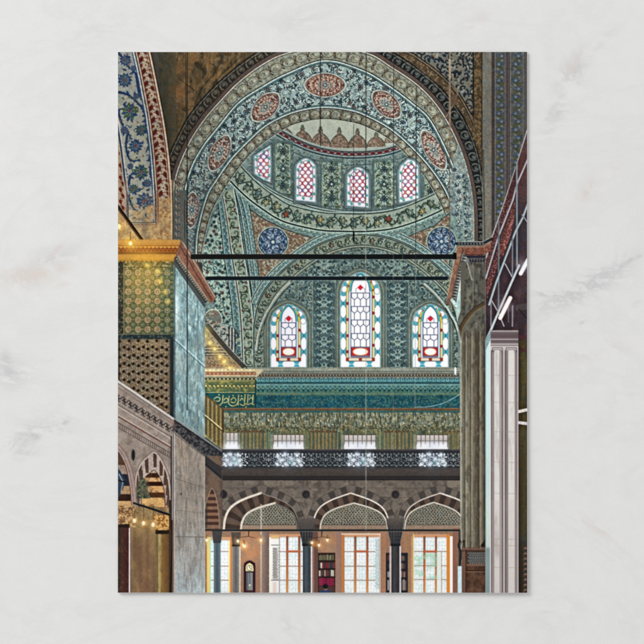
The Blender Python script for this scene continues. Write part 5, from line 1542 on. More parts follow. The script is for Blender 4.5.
def paint_right():
    P_sp = pid('navy_scroll_spandrel'); P_st = pid('painted_pilaster'); P_cp = pid('capital'); P_pl = pid('fluted_pillar'); P_wc = pid('white_column')
    P_tr = pid('steel_truss'); P_rp = pid('red_fascia'); P_tu = pid('tube_light'); P_mi = pid('carved_wood_pulpit'); P_dk = pid('shadowed_wall')
    # spandrel and the brown strip following the soffit
    SB = cr([(378, 44), (405, 50), (420, 58), (440, 73), (458, 92), (472, 116), (482, 142), (486, 170)], 8)
    Osof = dark_spiral_arch()
    poly([(384, 44), (486, 44), (486, 262), (484, 262), (484, 180), (478, 150), (463, 116), (440, 86), (410, 62)], (94, 76, 52), own=P_sp)
    with clip([(384, 44), (486, 44), (486, 262), (484, 262), (484, 180), (478, 150), (463, 116), (440, 86), (410, 62)]):
        scatter((380, 52, 486, 180), 3.2, [(1, 'spiral', 1.7, .8, (60, 50, 38), .9), (1, 'leaf', 1.5, .7, (136, 108, 72), .9)], .3, 131)
        SPp = SB[16:] 
        sp = [(409, 52), (473, 52), (473, 116)] + [p for p in offset(SB, 0)[::-1] if 52 < p[1] < 116]
        poly(sp, (112, 112, 98), own=P_sp)
        with clip(sp):
            scatter((405, 52, 475, 120), 6.2, [(3, 'spiral', 3.6, 1.9, (32, 44, 56), .95), (2, 'leaf', 3.0, 1.5, (34, 48, 60), .95), (1, 'petal', 2.0, 6, (46, 60, 70), .9)], .3, 133)
            scatter((405, 52, 475, 120), 7.5, [(1, 'leaf', 2.0, .9, (142, 140, 122), .9), (1, 'petal', 1.2, 5, (122, 76, 62), .8)], .4, 134)
        stroke(sp + sp[:1], 1.0, (34, 38, 42)); lines(SB, [(1.4, .7, (130, 118, 92), .8), (2.6, .8, (44, 40, 34))])
        lines([(440, 86), (463, 116), (478, 150), (484, 180)], [(0, 1.4, (30, 34, 36))])
        rect(473.4, 52, 482, 180, (98, 80, 52)); scatter((474, 52, 482, 170), 3.0, [(1, 'spiral', 1.6, .8, (58, 46, 34), .9), (1, 'leaf', 1.6, .7, (134, 104, 62), .9)], .2, 135)
        stroke([(473.6, 52), (473.6, 120)], .9, (40, 40, 38)); stroke([(482, 52), (482, 190)], 1, (54, 40, 34))
    rect(482.4, 52, 492.4, 262, (112, 110, 98), own=P_st); mottle((482.4, 52, 492.4, 262), (126, 124, 110), 3, .5, .7, .5, 136, 12)
    rect(491.4, 52, 494.4, 262, (100, 82, 76)); stroke([(492.2, 52), (492.2, 262)], .8, (58, 46, 44)); stroke([(483.2, 150), (485, 262)], 1.4, (70, 70, 62), .8)
    rect(494, 52, 527, 262, (74, 78, 78), own=P_st)
    for x0, x1 in ((495, 505.2), (510.4, 523.4)):
        rect(x0, 52, x1, 262, (80, 84, 82)); scatter((x0, 52, x1, 262), 4, [(1, 'leaf', 1.8, .8, (96, 104, 102), .8), (1, 'spiral', 1.6, .8, (58, 64, 70), .8)], .4, 331)
        for i, y in enumerate(np.arange(56, 262, 8.2)):
            s = 1 if i % 2 else -1; cx = (x0 + x1) / 2
            rosette(cx - s * 1.3, y, 3.7, (52, 64, 86), (74, 90, 112), (110, 118, 122), 7)
            stroke(cr([(cx - s * 2.6, y + 2), (cx + s * 1.5, y + 4.2), (cx + s * 2.6, y + 7.4)], 4), 1.8, (74, 78, 42), .95); put('leaf', cx + s * 2.2, y + 4.5, 2.8, 1.3 * s, 1.3, (84, 86, 40), .95); put('leaf', cx - s * 2, y + 5, 1.6, .6, .8, (112, 122, 116), .8)
        for x, c in ((x0, (110, 108, 102)), (x0 - 1.2, (40, 38, 40)), (x1, (104, 100, 98)), (x1 + 1.2, (44, 38, 42))):
            stroke([(x, 52), (x, 262)], .8, c)
    rect(506.4, 52, 509.2, 262, (98, 80, 76)); stroke([(507.6, 52), (507.6, 262)], .6, (52, 42, 42)); rect(524.2, 52, 527, 262, (82, 78, 74))
    # soffit tail down to the capital
    # dark hall to the right
    DKP = [(527.2, 128), (527.2, 593), (484, 593), (484, 262), (491, 238), (503.5, 203), (516.6, 163)]
    poly(DKP, (56, 48, 54), own=P_dk)
    with clip(DKP):
        vgrad((484, 128, 527.2, 340), [(128, (70, 66, 72)), (230, (60, 52, 60)), (290, (62, 44, 50)), (340, (54, 40, 44))], .8)
        mottle((484, 128, 527.2, 345), (92, 60, 62), 6, .5, .7, .5, 140, 14)
        # red fascias between the rails
        F1 = [(527.2, 134), (516.6, 166), (503.5, 206), (491, 242), (485, 264), (485.6, 280), (498.5, 238), (512.7, 200), (516.6, 186), (527.2, 160)]
        F2 = [(527.2, 172), (516.6, 204), (503, 250), (489, 292), (487, 300), (485.5, 286), (498.5, 245), (512.7, 206), (527.2, 166)]
        for F, c in ((F1, (84, 50, 50)), (F2, (96, 50, 48))):
            poly(F, c, own=P_rp)
            with clip(F):
                mottle((484, 128, 528, 305), (136, 76, 68), 1.6, .54, .70, .7, 141); mottle((484, 128, 528, 305), (70, 36, 40), 1.7, .5, .7, .8, 142)
                scatter((486, 200, 520, 300), 2.6, [(1, 'leaf', .9, .5, (158, 104, 94), .7)], .4, 143)
        poly([(521, 128), (527.2, 128), (527.2, 150), (520, 172)], (96, 70, 66), .5)
        poly([(519, 170), (527.2, 150), (527.2, 210), (519, 215)], (92, 58, 54), .5)
        poly([(511.5, 219), (515, 214), (511, 234), (503, 256), (500.5, 254), (506, 234)], (134, 70, 62), own=P_rp)
        with clip([(511.5, 219), (515, 214), (511, 234), (503, 256), (500.5, 254), (506, 234)]):
            scatter((500, 214, 516, 256), 1.8, [(1, 'petal', .8, 5, (178, 112, 100), .9), (1, 'petal', .7, 5, (84, 44, 44), .9)], .35, 146)
        scatter((501, 214, 515, 256), 2.0, [(1, 'petal', .8, 5, (206, 132, 112), .9), (1, 'petal', .7, 5, (96, 44, 44), .9)], .3, 144) if False else None
        # lower beams
        rect(519, 340, 527.2, 593, (66, 58, 34)); mottle((519, 345, 527.2, 540), (88, 78, 40), 3, .48, .68, .7, 145, 30)
        poly([(514, 292), (527.2, 286), (527.2, 292), (514, 298)], (74, 56, 58), .7); poly([(516, 305), (527.2, 303), (527.2, 310), (516, 310)], (84, 76, 74), .6); rect(518, 335, 527.2, 339, (78, 40, 46)); rect(518, 348, 527.2, 352, (72, 44, 44)); stroke([(519, 309), (527, 319)], .9, (34, 30, 34))
        for y in (411.6, 422.6):
            stroke([(518.6, y), (527.2, y - 2 if y < 415 else y + 1)], 3.0, (192, 184, 178)); stroke([(518.6, y + 1.8), (527.2, y + (.0 if y < 415 else 3))], .8, (70, 60, 50))
        vgrad((518.6, 430, 527.2, 593), [(430, (74, 66, 40)), (500, (64, 56, 34)), (533, (66, 58, 38)), (537, (56, 56, 52)), (548, (52, 48, 44)), (593, (44, 36, 30))], .6)
        for i, y in enumerate(np.arange(549, 593, 5.2)):
            ell(525.2, y, 2.2, 2.4, (102, 72, 58), .85); ell(525.4, y + 1.2, 1.7, 1.5, (58, 44, 38), .9); ell(525.2, y - .8, 1.0, .5, (140, 112, 92), .7)
        # rails
        def rail(pts, w, c=(150, 158, 166)):
            stroke(pts, w, c, own=P_tr); stroke(offset(pts, w * .45), .5, (60, 56, 66), .8)
        rail([(527.2, 129), (516.6, 162.5), (503.5, 203), (491, 239), (484.6, 263)], 1.6, (176, 178, 180)); rail([(484.8, 262), (484.8, 341)], 1.5, (170, 188, 192))
        rail([(527.2, 160), (516.6, 184.5), (512.7, 200), (498.5, 236), (485.7, 278)], 1.7, (182, 176, 178))
        rail([(516.6, 163), (516.8, 266)], 1.7, (128, 146, 154)); rail([(498.6, 222), (498.4, 312)], 1.6, (104, 118, 126)); rail([(490.8, 300), (490.8, 328)], 1.3, (130, 140, 146))
        rail([(527.2, 205), (522.4, 218), (515.3, 231.5), (502.4, 265.7), (496, 282.5), (489, 304.5)], 2.0, (166, 186, 190))
        rail([(522, 215), (527, 222)], 1.2); rail([(512.4, 238), (512.2, 275)], 1.4, (120, 132, 140)); rail([(505, 264), (512, 277)], 1.3, (170, 172, 176)); rail([(491.5, 300.6), (498, 312), (503.7, 326)], 1.3, (172, 168, 172)); rail([(512.4, 306), (512.2, 326)], 1.6, (140, 132, 138)); rail([(508, 300), (508.4, 322)], .9, (110, 106, 112))
        rail([(518.8, 265.5), (511, 283), (498.5, 311.5), (490, 331.5), (486, 340)], 2.3, (190, 204, 206))
        glow(505, 306, 7, (214, 190, 196), .5); glow(524, 266, 7, (220, 210, 220), .5)
        stroke([(510.2, 298), (500.2, 318)], 4.0, (255, 238, 232), own=P_tu); stroke([(509.6, 299.4), (500.8, 317)], 2.0, (255, 255, 252))
        stroke([(527.8, 260), (520.6, 273.6)], 3.8, (250, 250, 252), own=P_tu)
    # capital of the big pillar
    CP = [(456.5, 242), (482.6, 242), (491, 237.6), (491, 247), (487, 256), (484.6, 262), (464, 262), (458, 300), (449, 318), (446.6, 302), (450.4, 280), (456, 256)]
    poly([(457, 246), (484, 246), (491, 240), (491, 249), (485, 255), (464, 256)], (122, 66, 50), own=P_cp)
    mottle((457, 246, 491, 256), (156, 96, 68), 1.8, .5, .66, .7, 150) if False else None
    with clip([(457, 246), (484, 246), (491, 240), (491, 249), (485, 255), (464, 256)]):
        mottle((457, 240, 491, 256), (160, 98, 70), 1.8, .48, .66, .8, 150); stroke([(458, 247), (484, 247), (491, 241.6)], .7, (160, 130, 106)); stroke([(460, 254.6), (484, 254.6)], .8, (84, 40, 34))
    stroke([(457, 243.6), (482.6, 243.6), (491.4, 239)], 3.4, (44, 50, 54), own=P_cp); stroke([(457, 241.8), (482.6, 241.8), (491.4, 237)], .8, (140, 144, 140)); stroke([(457, 245.6), (482.6, 245.6), (491.4, 241)], .6, (134, 126, 116))
    for i in range(9): ell(459 + i * 3, 243.7, .8, .9, (104, 110, 108))
    poly([(463, 255.6), (485.6, 255.6), (484.8, 262), (463, 262)], (42, 44, 58), own=P_cp)
    for i in range(8): poly([(464.4 + i * 2.8, 258), (465.8 + i * 2.8, 262), (467.2 + i * 2.8, 258)], (92, 84, 84))
    # its receding edges
    poly([(456.6, 246), (463.4, 250), (455, 284), (449.6, 306), (446, 303), (450, 278)], (134, 90, 68), own=P_cp)
    with clip([(456.6, 246), (463.4, 250), (455, 284), (449.6, 306), (446, 303), (450, 278)]):
        mottle((445, 245, 465, 308), (170, 124, 94), 1.7, .48, .66, .7, 151, 3); stroke([(463, 250), (450, 306)], 1.2, (84, 52, 44)); stroke([(456.6, 248), (446, 302)], .9, (176, 148, 118))
    poly([(463.4, 252), (470, 262), (462, 282), (458.6, 300), (450, 306), (455, 284)], (110, 112, 106), own=P_cp)
    for x, y, a in along([(464.6, 256), (458, 278), (453, 300)], 3.0):
        ell(x, y, 1.9, .8, (56, 60, 62), .95, a + PI / 2); ell(x + 1, y + 1.4, 1.4, .5, (166, 164, 150), .9, a + PI / 2)
    poly([(466, 262), (469, 268), (465, 284), (463, 304), (457, 322), (455.6, 308), (459, 290)], (150, 186, 176), own=P_cp)
    stroke([(463.4, 266), (457, 304)], 1.6, (172, 204, 196)); stroke([(452, 300), (456.4, 306)], 3, (180, 206, 198)); 
    # ---- fluted pillar ----
    rect(460.6, 262, 485.4, 593, (96, 90, 74), own=P_pl)
    PLc = [(470, 262), (485.2, 262), (485.2, 549), (460.6, 549), (460.6, 330), (458.6, 322), (464, 304), (467, 282)]
    poly([(466, 264), (485, 264), (485, 340), (458.8, 340), (457, 322), (463.6, 300)], (92, 88, 74), own=P_pl)
    vgrad((460.6, 322, 485.2, 593), [(460.6, (104, 100, 82)), (461.4, (164, 156, 130)), (462.4, (112, 104, 86)), (464.6, (92, 84, 68)), (465.4, (150, 142, 116)), (467, (128, 118, 94)), (470.4, (100, 92, 72)), (471.2, (138, 130, 104)), (474.6, (96, 86, 66)), (478, (74, 62, 46)),
                                   (479.4, (112, 98, 74)), (480.4, (134, 120, 94)), (483, (90, 78, 60)), (485.2, (50, 44, 38))], 1, True)
    mottle((460.6, 322, 485.2, 593), (70, 60, 46), 6, .5, .7, .55, 152, 30); mottle((460.6, 340, 485.2, 593), (140, 132, 106), 2, .54, .74, .35, 153, 18)
    with clip([(466, 262), (485, 262), (485, 345), (459, 345), (457, 322), (463.6, 300)]):
        sl = box(455, 262, 486, 345); X, Y = grid(sl)
        comp(sl, (88, 86, 74), np.clip((340 - Y) / 18, 0, 1)); 
        comp(sl, (122, 118, 100), np.clip((fbm(X, Y, 3, 154, 7) - .46) * 5, 0, 1) * np.clip((345 - Y) / 18, 0, 1) * .7); comp(sl, (50, 48, 42), np.clip((fbm(X, Y, 2.4, 155, 4) - .52) * 6, 0, 1) * np.clip((345 - Y) / 18, 0, 1) * .7)
        st_ = cr([(485, 304), (476, 309), (469, 316), (463, 325), (459.6, 334)], 6)
        stroke(st_, 4.0, (86, 66, 40)); stroke(offset(st_, -1.6), .9, (130, 108, 66)); stroke(offset(st_, 2.2), .9, (44, 36, 28))
        stroke([(467, 262), (472, 280)], 1.2, (150, 152, 136)); stroke([(473, 262), (473, 305)], .8, (140, 136, 118), .7)
    p = cr([(447, 307.5), (451, 315), (455, 322), (458, 331), (460.4, 343)], 6)
    stroke(offset(p, 1.2), 1.2, (50, 58, 56)); stroke(p, 2.0, (176, 188, 176))
    stroke([(460.4, 343), (460.8, 549)], 1.2, (152, 152, 132)); rect(457.6, 330, 460.2, 368, (110, 122, 112), .6)
    ell(455.3, 371, 1.1, 4.2, (206, 226, 220), .95)
    # spindle finial and pulpit
    rect(458.4, 531, 460.6, 566, (40, 52, 52), .8); stroke(cr([(459.8, 540), (458.4, 546), (460.8, 552), (459.8, 564)], 4), 2.0, (28, 40, 44)); ell(459.6, 541.6, 1.6, 1.3, (52, 36, 32)); ell(463.8, 541, 1.6, 1.3, (52, 40, 32)); stroke([(463.8, 541), (463.8, 548)], 1.6, (50, 42, 34)); rect(457.6, 566, 461.6, 593, (186, 214, 222))
    poly([(478, 548), (486, 538), (486, 549)], (36, 26, 22)); rect(461.6, 546.6, 486, 593, (88, 58, 42), own=P_mi)
    mottle((461.6, 547, 486, 593), (62, 40, 30), 3, .48, .68, .8, 156, 5); mottle((466, 570, 484, 593), (118, 80, 58), 4, .5, .7, .4, 157)
    rect(461.6, 547, 486, 550.4, (104, 76, 60)); rect(461.6, 547, 465.6, 593, (112, 76, 60)); stroke([(465.8, 550), (465.8, 593)], .8, (48, 30, 24)); stroke([(461.6, 550.6), (486, 550.6)], .8, (46, 30, 24))
    rect(467.4, 552, 484.6, 563.6, (54, 52, 50), own=P_mi)
    for j in range(6):
        for i in range(8):
            put('petal', 468.8 + i * 2.25 + (j % 2) * 1.1, 553 + j * 1.95, 1.0, 0, 6, (146, 146, 138), .85); ell(468.8 + i * 2.25 + (j % 2) * 1.1, 553 + j * 1.95, .35, .35, (40, 38, 38))
    rect(466.4, 563.8, 486, 565.8, (116, 84, 66)); stroke([(466, 570.4), (486, 570.4)], 1.2, (56, 34, 26)); stroke([(466, 571.6), (486, 571.6)], .6, (128, 92, 72))
    for x, w_, c in ((464.9, .9, (58, 52, 42)), (466.0, .9, (158, 150, 124)), (470.6, .9, (60, 54, 42)), (471.6, .8, (146, 138, 112)), (478.6, 1.0, (50, 42, 34)), (480.2, .9, (134, 122, 98)), (475, .6, (78, 70, 56))):
        stroke([(x + .3, 332), (x, 440), (x + .2, 548)], w_, c, .7)
    mottle((461, 330, 485, 548), (58, 50, 40), 3, .56, .74, .5, 321, 8); mottle((461, 330, 485, 548), (120, 112, 90), 2, .56, .74, .4, 322, 5)
    # pale reveal and white column
    poly([(485.2, 352), (491, 338), (491, 593), (485.2, 593)], (160, 196, 190), own=P_wc)
    vgrad((485.4, 340, 491, 593), [(340, (196, 236, 236)), (430, (190, 226, 222)), (470, (186, 214, 204)), (520, (196, 216, 202)), (546, (190, 206, 194)), (549, (120, 140, 140)), (566, (128, 150, 150)), (593, (118, 136, 140))], .9)
    stroke([(485.6, 345), (485.6, 593)], .8, (110, 170, 174), .8); stroke([(490.4, 338), (490.4, 593)], 1.3, (214, 232, 226), .9)
    poly([(485, 340), (491, 330), (491, 338), (485, 352)], (120, 150, 150))
    rect(490.6, 331, 518.2, 593, (196, 184, 182), own=P_wc)
    vgrad((490.6, 330, 518.2, 350), [(330, (74, 58, 64)), (331.2, (186, 174, 176)), (332.2, (110, 88, 94)), (336, (96, 72, 80)), (338.4, (104, 80, 88)), (339.2, (196, 180, 182)), (340.4, (100, 78, 86)), (343, (112, 90, 96)), (344, (200, 186, 186)), (345.4, (128, 108, 112)), (346.6, (206, 196, 194)), (350, (202, 192, 190))])
    prof = [(490.6, (170, 156, 156)), (491.6, (84, 62, 68)), (492.4, (180, 164, 164)), (493.4, (110, 88, 92)), (494.2, (212, 202, 198)), (498.8, (220, 212, 208)), (499.6, (170, 152, 152)), (500.6, (190, 176, 174)), (502.2, (100, 80, 84)), (503.2, (210, 200, 196)),
            (505, (150, 136, 134)), (505.8, (84, 66, 70)), (506.6, (176, 164, 162)), (507.4, (112, 94, 98)), (508.4, (216, 208, 204)), (513.6, (222, 214, 210)), (515, (186, 166, 164)), (516, (122, 100, 106)), (517, (150, 134, 140)), (518.2, (226, 218, 218))]
    vgrad((490.6, 350, 518.2, 593), prof, 1, True)
    vgrad((490.6, 500, 518.2, 593), [(500, (200, 180, 176)), (593, (196, 172, 168))], .25)
    for x_, w_, c_ in ((491.6, .9, (92, 68, 72)), (493.5, .6, (120, 96, 98)), (500.2, .7, (150, 132, 130)), (502.4, 1.1, (84, 62, 66)), (505.6, 1.1, (72, 54, 58)), (507.2, .7, (110, 90, 92)), (515.4, 1.0, (128, 104, 108))):
        stroke([(x_, 352), (x_, 593)], w_, c_, .85)
    for x0, x1 in ((492.4, 502.4), (506, 516.4)):
        stroke([(x0, 352), (x0, 347.8), (x1, 347.8), (x1, 352)], .8, (92, 72, 78)); stroke([(x0 + 1.6, 352), (x0 + 1.6, 349.6), (x1 - 1.6, 349.6), (x1 - 1.6, 352)], .7, (120, 100, 104))
    mottle((490.6, 350, 518.2, 593), (186, 172, 168), 6, .5, .76, .18, 158, 14)
    for y in (375, 402, 431.5, 462, 493, 538.6, 545, 567): stroke([(491, y), (518, y + .6)], .5, (146, 126, 124), .55)
    mottle((491, 350, 518, 593), (150, 130, 124), 3.5, .56, .78, .35, 160, 22)


def paint_over():
    P_tb = pid('tie_beam'); P_wi = pid('hanging_wire')
    for y0, y1, xa, xb, c in ((254.2, 259.2, 190.5, 453.6, (18, 22, 24)), (276.4, 280.2, 205.5, 448, (16, 26, 34))):
        rect(xa, y0, xb, y1, c, own=P_tb); stroke([(xa, y1 + .4), (xb, y1 + .4)], .7, (120, 134, 130), .6)
        stroke([(xa, y0 - .4), (xb, y0 - .4)], .6, (150, 162, 152), .4)
    sl = box(190.5, 254.2, 300, 259.2); X, Y = grid(sl); comp(sl, (34, 28, 22), np.ones(X.shape, np.float32) * .5)
    rect(453, 252.6, 456.6, 259.4, (14, 18, 20))
    # wires
    def wire(pts, w, c, a): stroke(pts, w, c, a, own=P_wi if w > .85 else None)
    wire([(187.2, 52), (187.2, 410)], 1.0, (34, 38, 40), .85)
    wire([(320.4, 52), (320.4, 146)], .9, (40, 44, 46), .75)
    wire([(353.6, 124), (353.6, 241)], .6, (44, 50, 52), .75); rect(352.8, 232, 354.6, 241, (28, 32, 36))
    wire([(366.2, 52), (365.6, 212)], 1.0, (66, 64, 58), .85); wire([(365.6, 200), (365.9, 310), (366, 530)], 1.0, (158, 160, 144), .55)
    wire([(393.6, 52), (393.4, 210)], .8, (44, 50, 52), .7); wire([(393.4, 210), (393.2, 450)], .6, (130, 140, 130), .5)
    wire([(402.8, 255), (402.6, 282)], .6, (120, 126, 116), .5)
    wire([(416.4, 86), (415.6, 260)], .9, (46, 54, 54), .75); wire([(415.6, 260), (415, 408)], .9, (140, 146, 132), .5)
    wire(cr([(415, 407), (430, 406.5), (446, 402), (460, 394)], 6), .8, (140, 168, 160), .8)
    wire([(449.8, 52), (449.8, 140)], 1.8, (140, 118, 94), .9); wire([(449.8, 140), (449.4, 250)], 1.1, (112, 96, 80), .8)
    stroke([(451, 82), (458, 92), (454, 104), (449, 112), (444, 120), (436, 116)], 1.4, (132, 112, 92), .85); ell(454, 100, 3.2, 6, (108, 82, 60), .8, .2); stroke([(449.8, 60), (449.8, 78)], 2.4, (168, 152, 124), .7)
    stroke([(140, 592), (140, 593)], .1, (0, 0, 0), 0)


def boxblur(A, r):
    for ax in (0, 1):
        P = np.concatenate([np.repeat(np.take(A, [0], ax), r + 1, ax), A, np.repeat(np.take(A, [-1], ax), r, ax)], ax)
        Cc = np.cumsum(P, ax, dtype=np.float64)
        n = A.shape[ax]
        A = ((np.take(Cc, range(2 * r + 1, 2 * r + 1 + n), ax) - np.take(Cc, range(0, n), ax)) / (2 * r + 1)).astype(np.float32)
    return A


def paint():
    paint_upper(); paint_semidome(); paint_tympanum(); paint_pendentive_corner(); paint_sill_frieze(); paint_balustrade(); paint_arcade(); paint_left(); paint_right(); paint_over()
    # finishing, as the printed photograph has it: muted pigments, local contrast, fine tonal grain
    lut = np.full(len(PARTS), .84, np.float32); gr = np.full(len(PARTS), 1.0, np.float32)
    for nm, v in (('stained_glass_window', .9), ('drum_window', .85), ('gilt_cornice', .9), ('lamp_string', 1), ('hanging_lamp', 1), ('lit_lamp', 1), ('tall_window', .8), ('marble_pier_side', .8),
                  ('tile_panel', .88), ('gallery_wall', .88), ('stone_column', .92), ('striped_arch', .88), ('bookcase', .9), ('person', .9), ('longcase_clock', .9), ('inscription_frieze', .84), ('arcade_wall', 1.0), ('great_arch', .8), ('semi_dome', .9), ('inner_arch_wall', .9), ('pendentive', .9), ('inner_arch', .85), ('flower_panel', .9), ('flower_frieze', .95), ('blue_medallion', 1.0), ('arch_medallion', .88), ('vault_surface', .95), ('red_leaf_band', .84), ('blue_flower_band', .95), ('white_column', .6), ('fluted_pillar', .7), ('capital', .8), ('dome_crown', .8)):
        lut[PARTS.index(nm)] = v
    for nm, v in (('stained_glass_window', .12), ('drum_window', .2), ('tall_window', .1), ('tube_light', 0), ('lamp_string', 0), ('hanging_lamp', 0), ('lit_lamp', 0), ('white_column', .16), ('stone_column', .5), ('gilt_cornice', .5),
                  ('tie_beam', .3), ('fluted_pillar', .5), ('stone_pier', .6), ('gallery_window', .2), ('longcase_clock', .4), ('person', .2), ('bookcase', .4), ('dome_crown', .5), ('steel_truss', .4)):
        gr[PARTS.index(nm)] = v
    for nm, v in (('arcade_wall', .45), ('arcade_arch', .6), ('lattice_tympanum', .6), ('gallery_wall', .5), ('marble_pier_side', .5), ('arcade_column', .5), ('pierced_balustrade', .4), ('gallery_cornice', .5), ('white_column', .1), ('carved_wood_pulpit', .5), ('star_tile_panel', .8)):
        gr[PARTS.index(nm)] = v
    sl = (slice(0, NY), slice(0, NX)); X, Y = grid(sl)
    sh = np.ones((NY, NX), np.float32)  # broad light and shade of the pictured hall, multiplied into the ink colours
    for cx, cy, rx, ry, k in ((472, 450, 16, 140, .12), (345, 190, 90, 70, .02), (420, 150, 50, 70, .10), (290, 330, 60, 60, -.04), (325, 150, 160, 90, -.04), (180, 120, 45, 70, -.14), (205, 215, 26, 46, -.14), (250, 300, 40, 60, -.05), (360, 330, 90, 45, .06), (190, 300, 14, 60, .10), (190, 560, 20, 40, .10), (330, 500, 150, 16, .05),
                              (150, 280, 26, 30, .16), (470, 110, 40, 50, -.08), (330, 490, 120, 20, -.06), (250, 550, 30, 24, .12), (504, 420, 16, 120, .05), (140, 560, 24, 30, -.05), (214, 385, 26, 20, .15), (330, 255, 120, 12, -.05)):
        sh += k * np.exp(-((X - cx) / rx) ** 2 - ((Y - cy) / ry) ** 2)
    CV[:] *= sh[..., None]
    wq = ID == PARTS.index('white_column')
    CV[..., 2] *= 1 - .025 * wq * (XS[None, :] > 490.8)
    # teal daylight over the vaults, tinted into the ink
    tq = np.isin(ID, [PARTS.index(n_) for n_ in ('great_arch', 'semi_dome', 'pendentive', 'inner_arch_wall', 'inner_arch', 'flower_panel', 'flower_frieze')])
    CV[..., 0] *= 1 - .04 * tq; CV[..., 1] *= 1 + .015 * tq; CV[..., 2] *= 1 + .02 * tq
    lum = CV.mean(2)
    sat = lut[ID][..., None]
    CV[:] = lum[..., None] + (CV - lum[..., None]) * sat
    B = boxblur(boxblur(lum, 14), 14)
    CV[:] += ((lum - B) * .48 * (lum < .93) * gr[ID])[..., None]
    sl = (slice(0, NY), slice(0, NX)); X, Y = grid(sl)
    g = vn(X, Y, .95, .95, 201) - .5
    g1 = vn(X, Y, 1.7, 1.7, 207) - .5
    g2 = fbm(X, Y, 5, 203, o=2) - .5
    k = np.clip(lum * 2.2, .15, .6) * (lum < .9) * gr[ID]
    CV[:] *= (1 + (g * .42 + g1 * .22 + g2 * .08)[..., None] * k[..., None])
    cg = (vn(X, Y, 1.3, 1.3, 219) - .5) * .07 * gr[ID] * (lum < .9)
    CV[..., 0] += cg; CV[..., 2] -= cg
    CV[:] = np.clip(CV, 0, 1)
# ---------------------------------------------------------------------------
# THE PLACE: a postcard lying on a pale marble slab
# ---------------------------------------------------------------------------
import bpy, bmesh

U = 0.108 / PW                      # metres per print unit: a card 10.8 cm wide
CX, CY = 322.0, 322.0               # the middle of the view in print units
SCN = bpy.context.scene
COL = SCN.collection


def link(o, parent=None):
    COL.objects.link(o)
    if parent:
        o.parent = parent
    return o


def set_in(node, name, val):
    if name in node.inputs:
        node.inputs[name].default_value = val


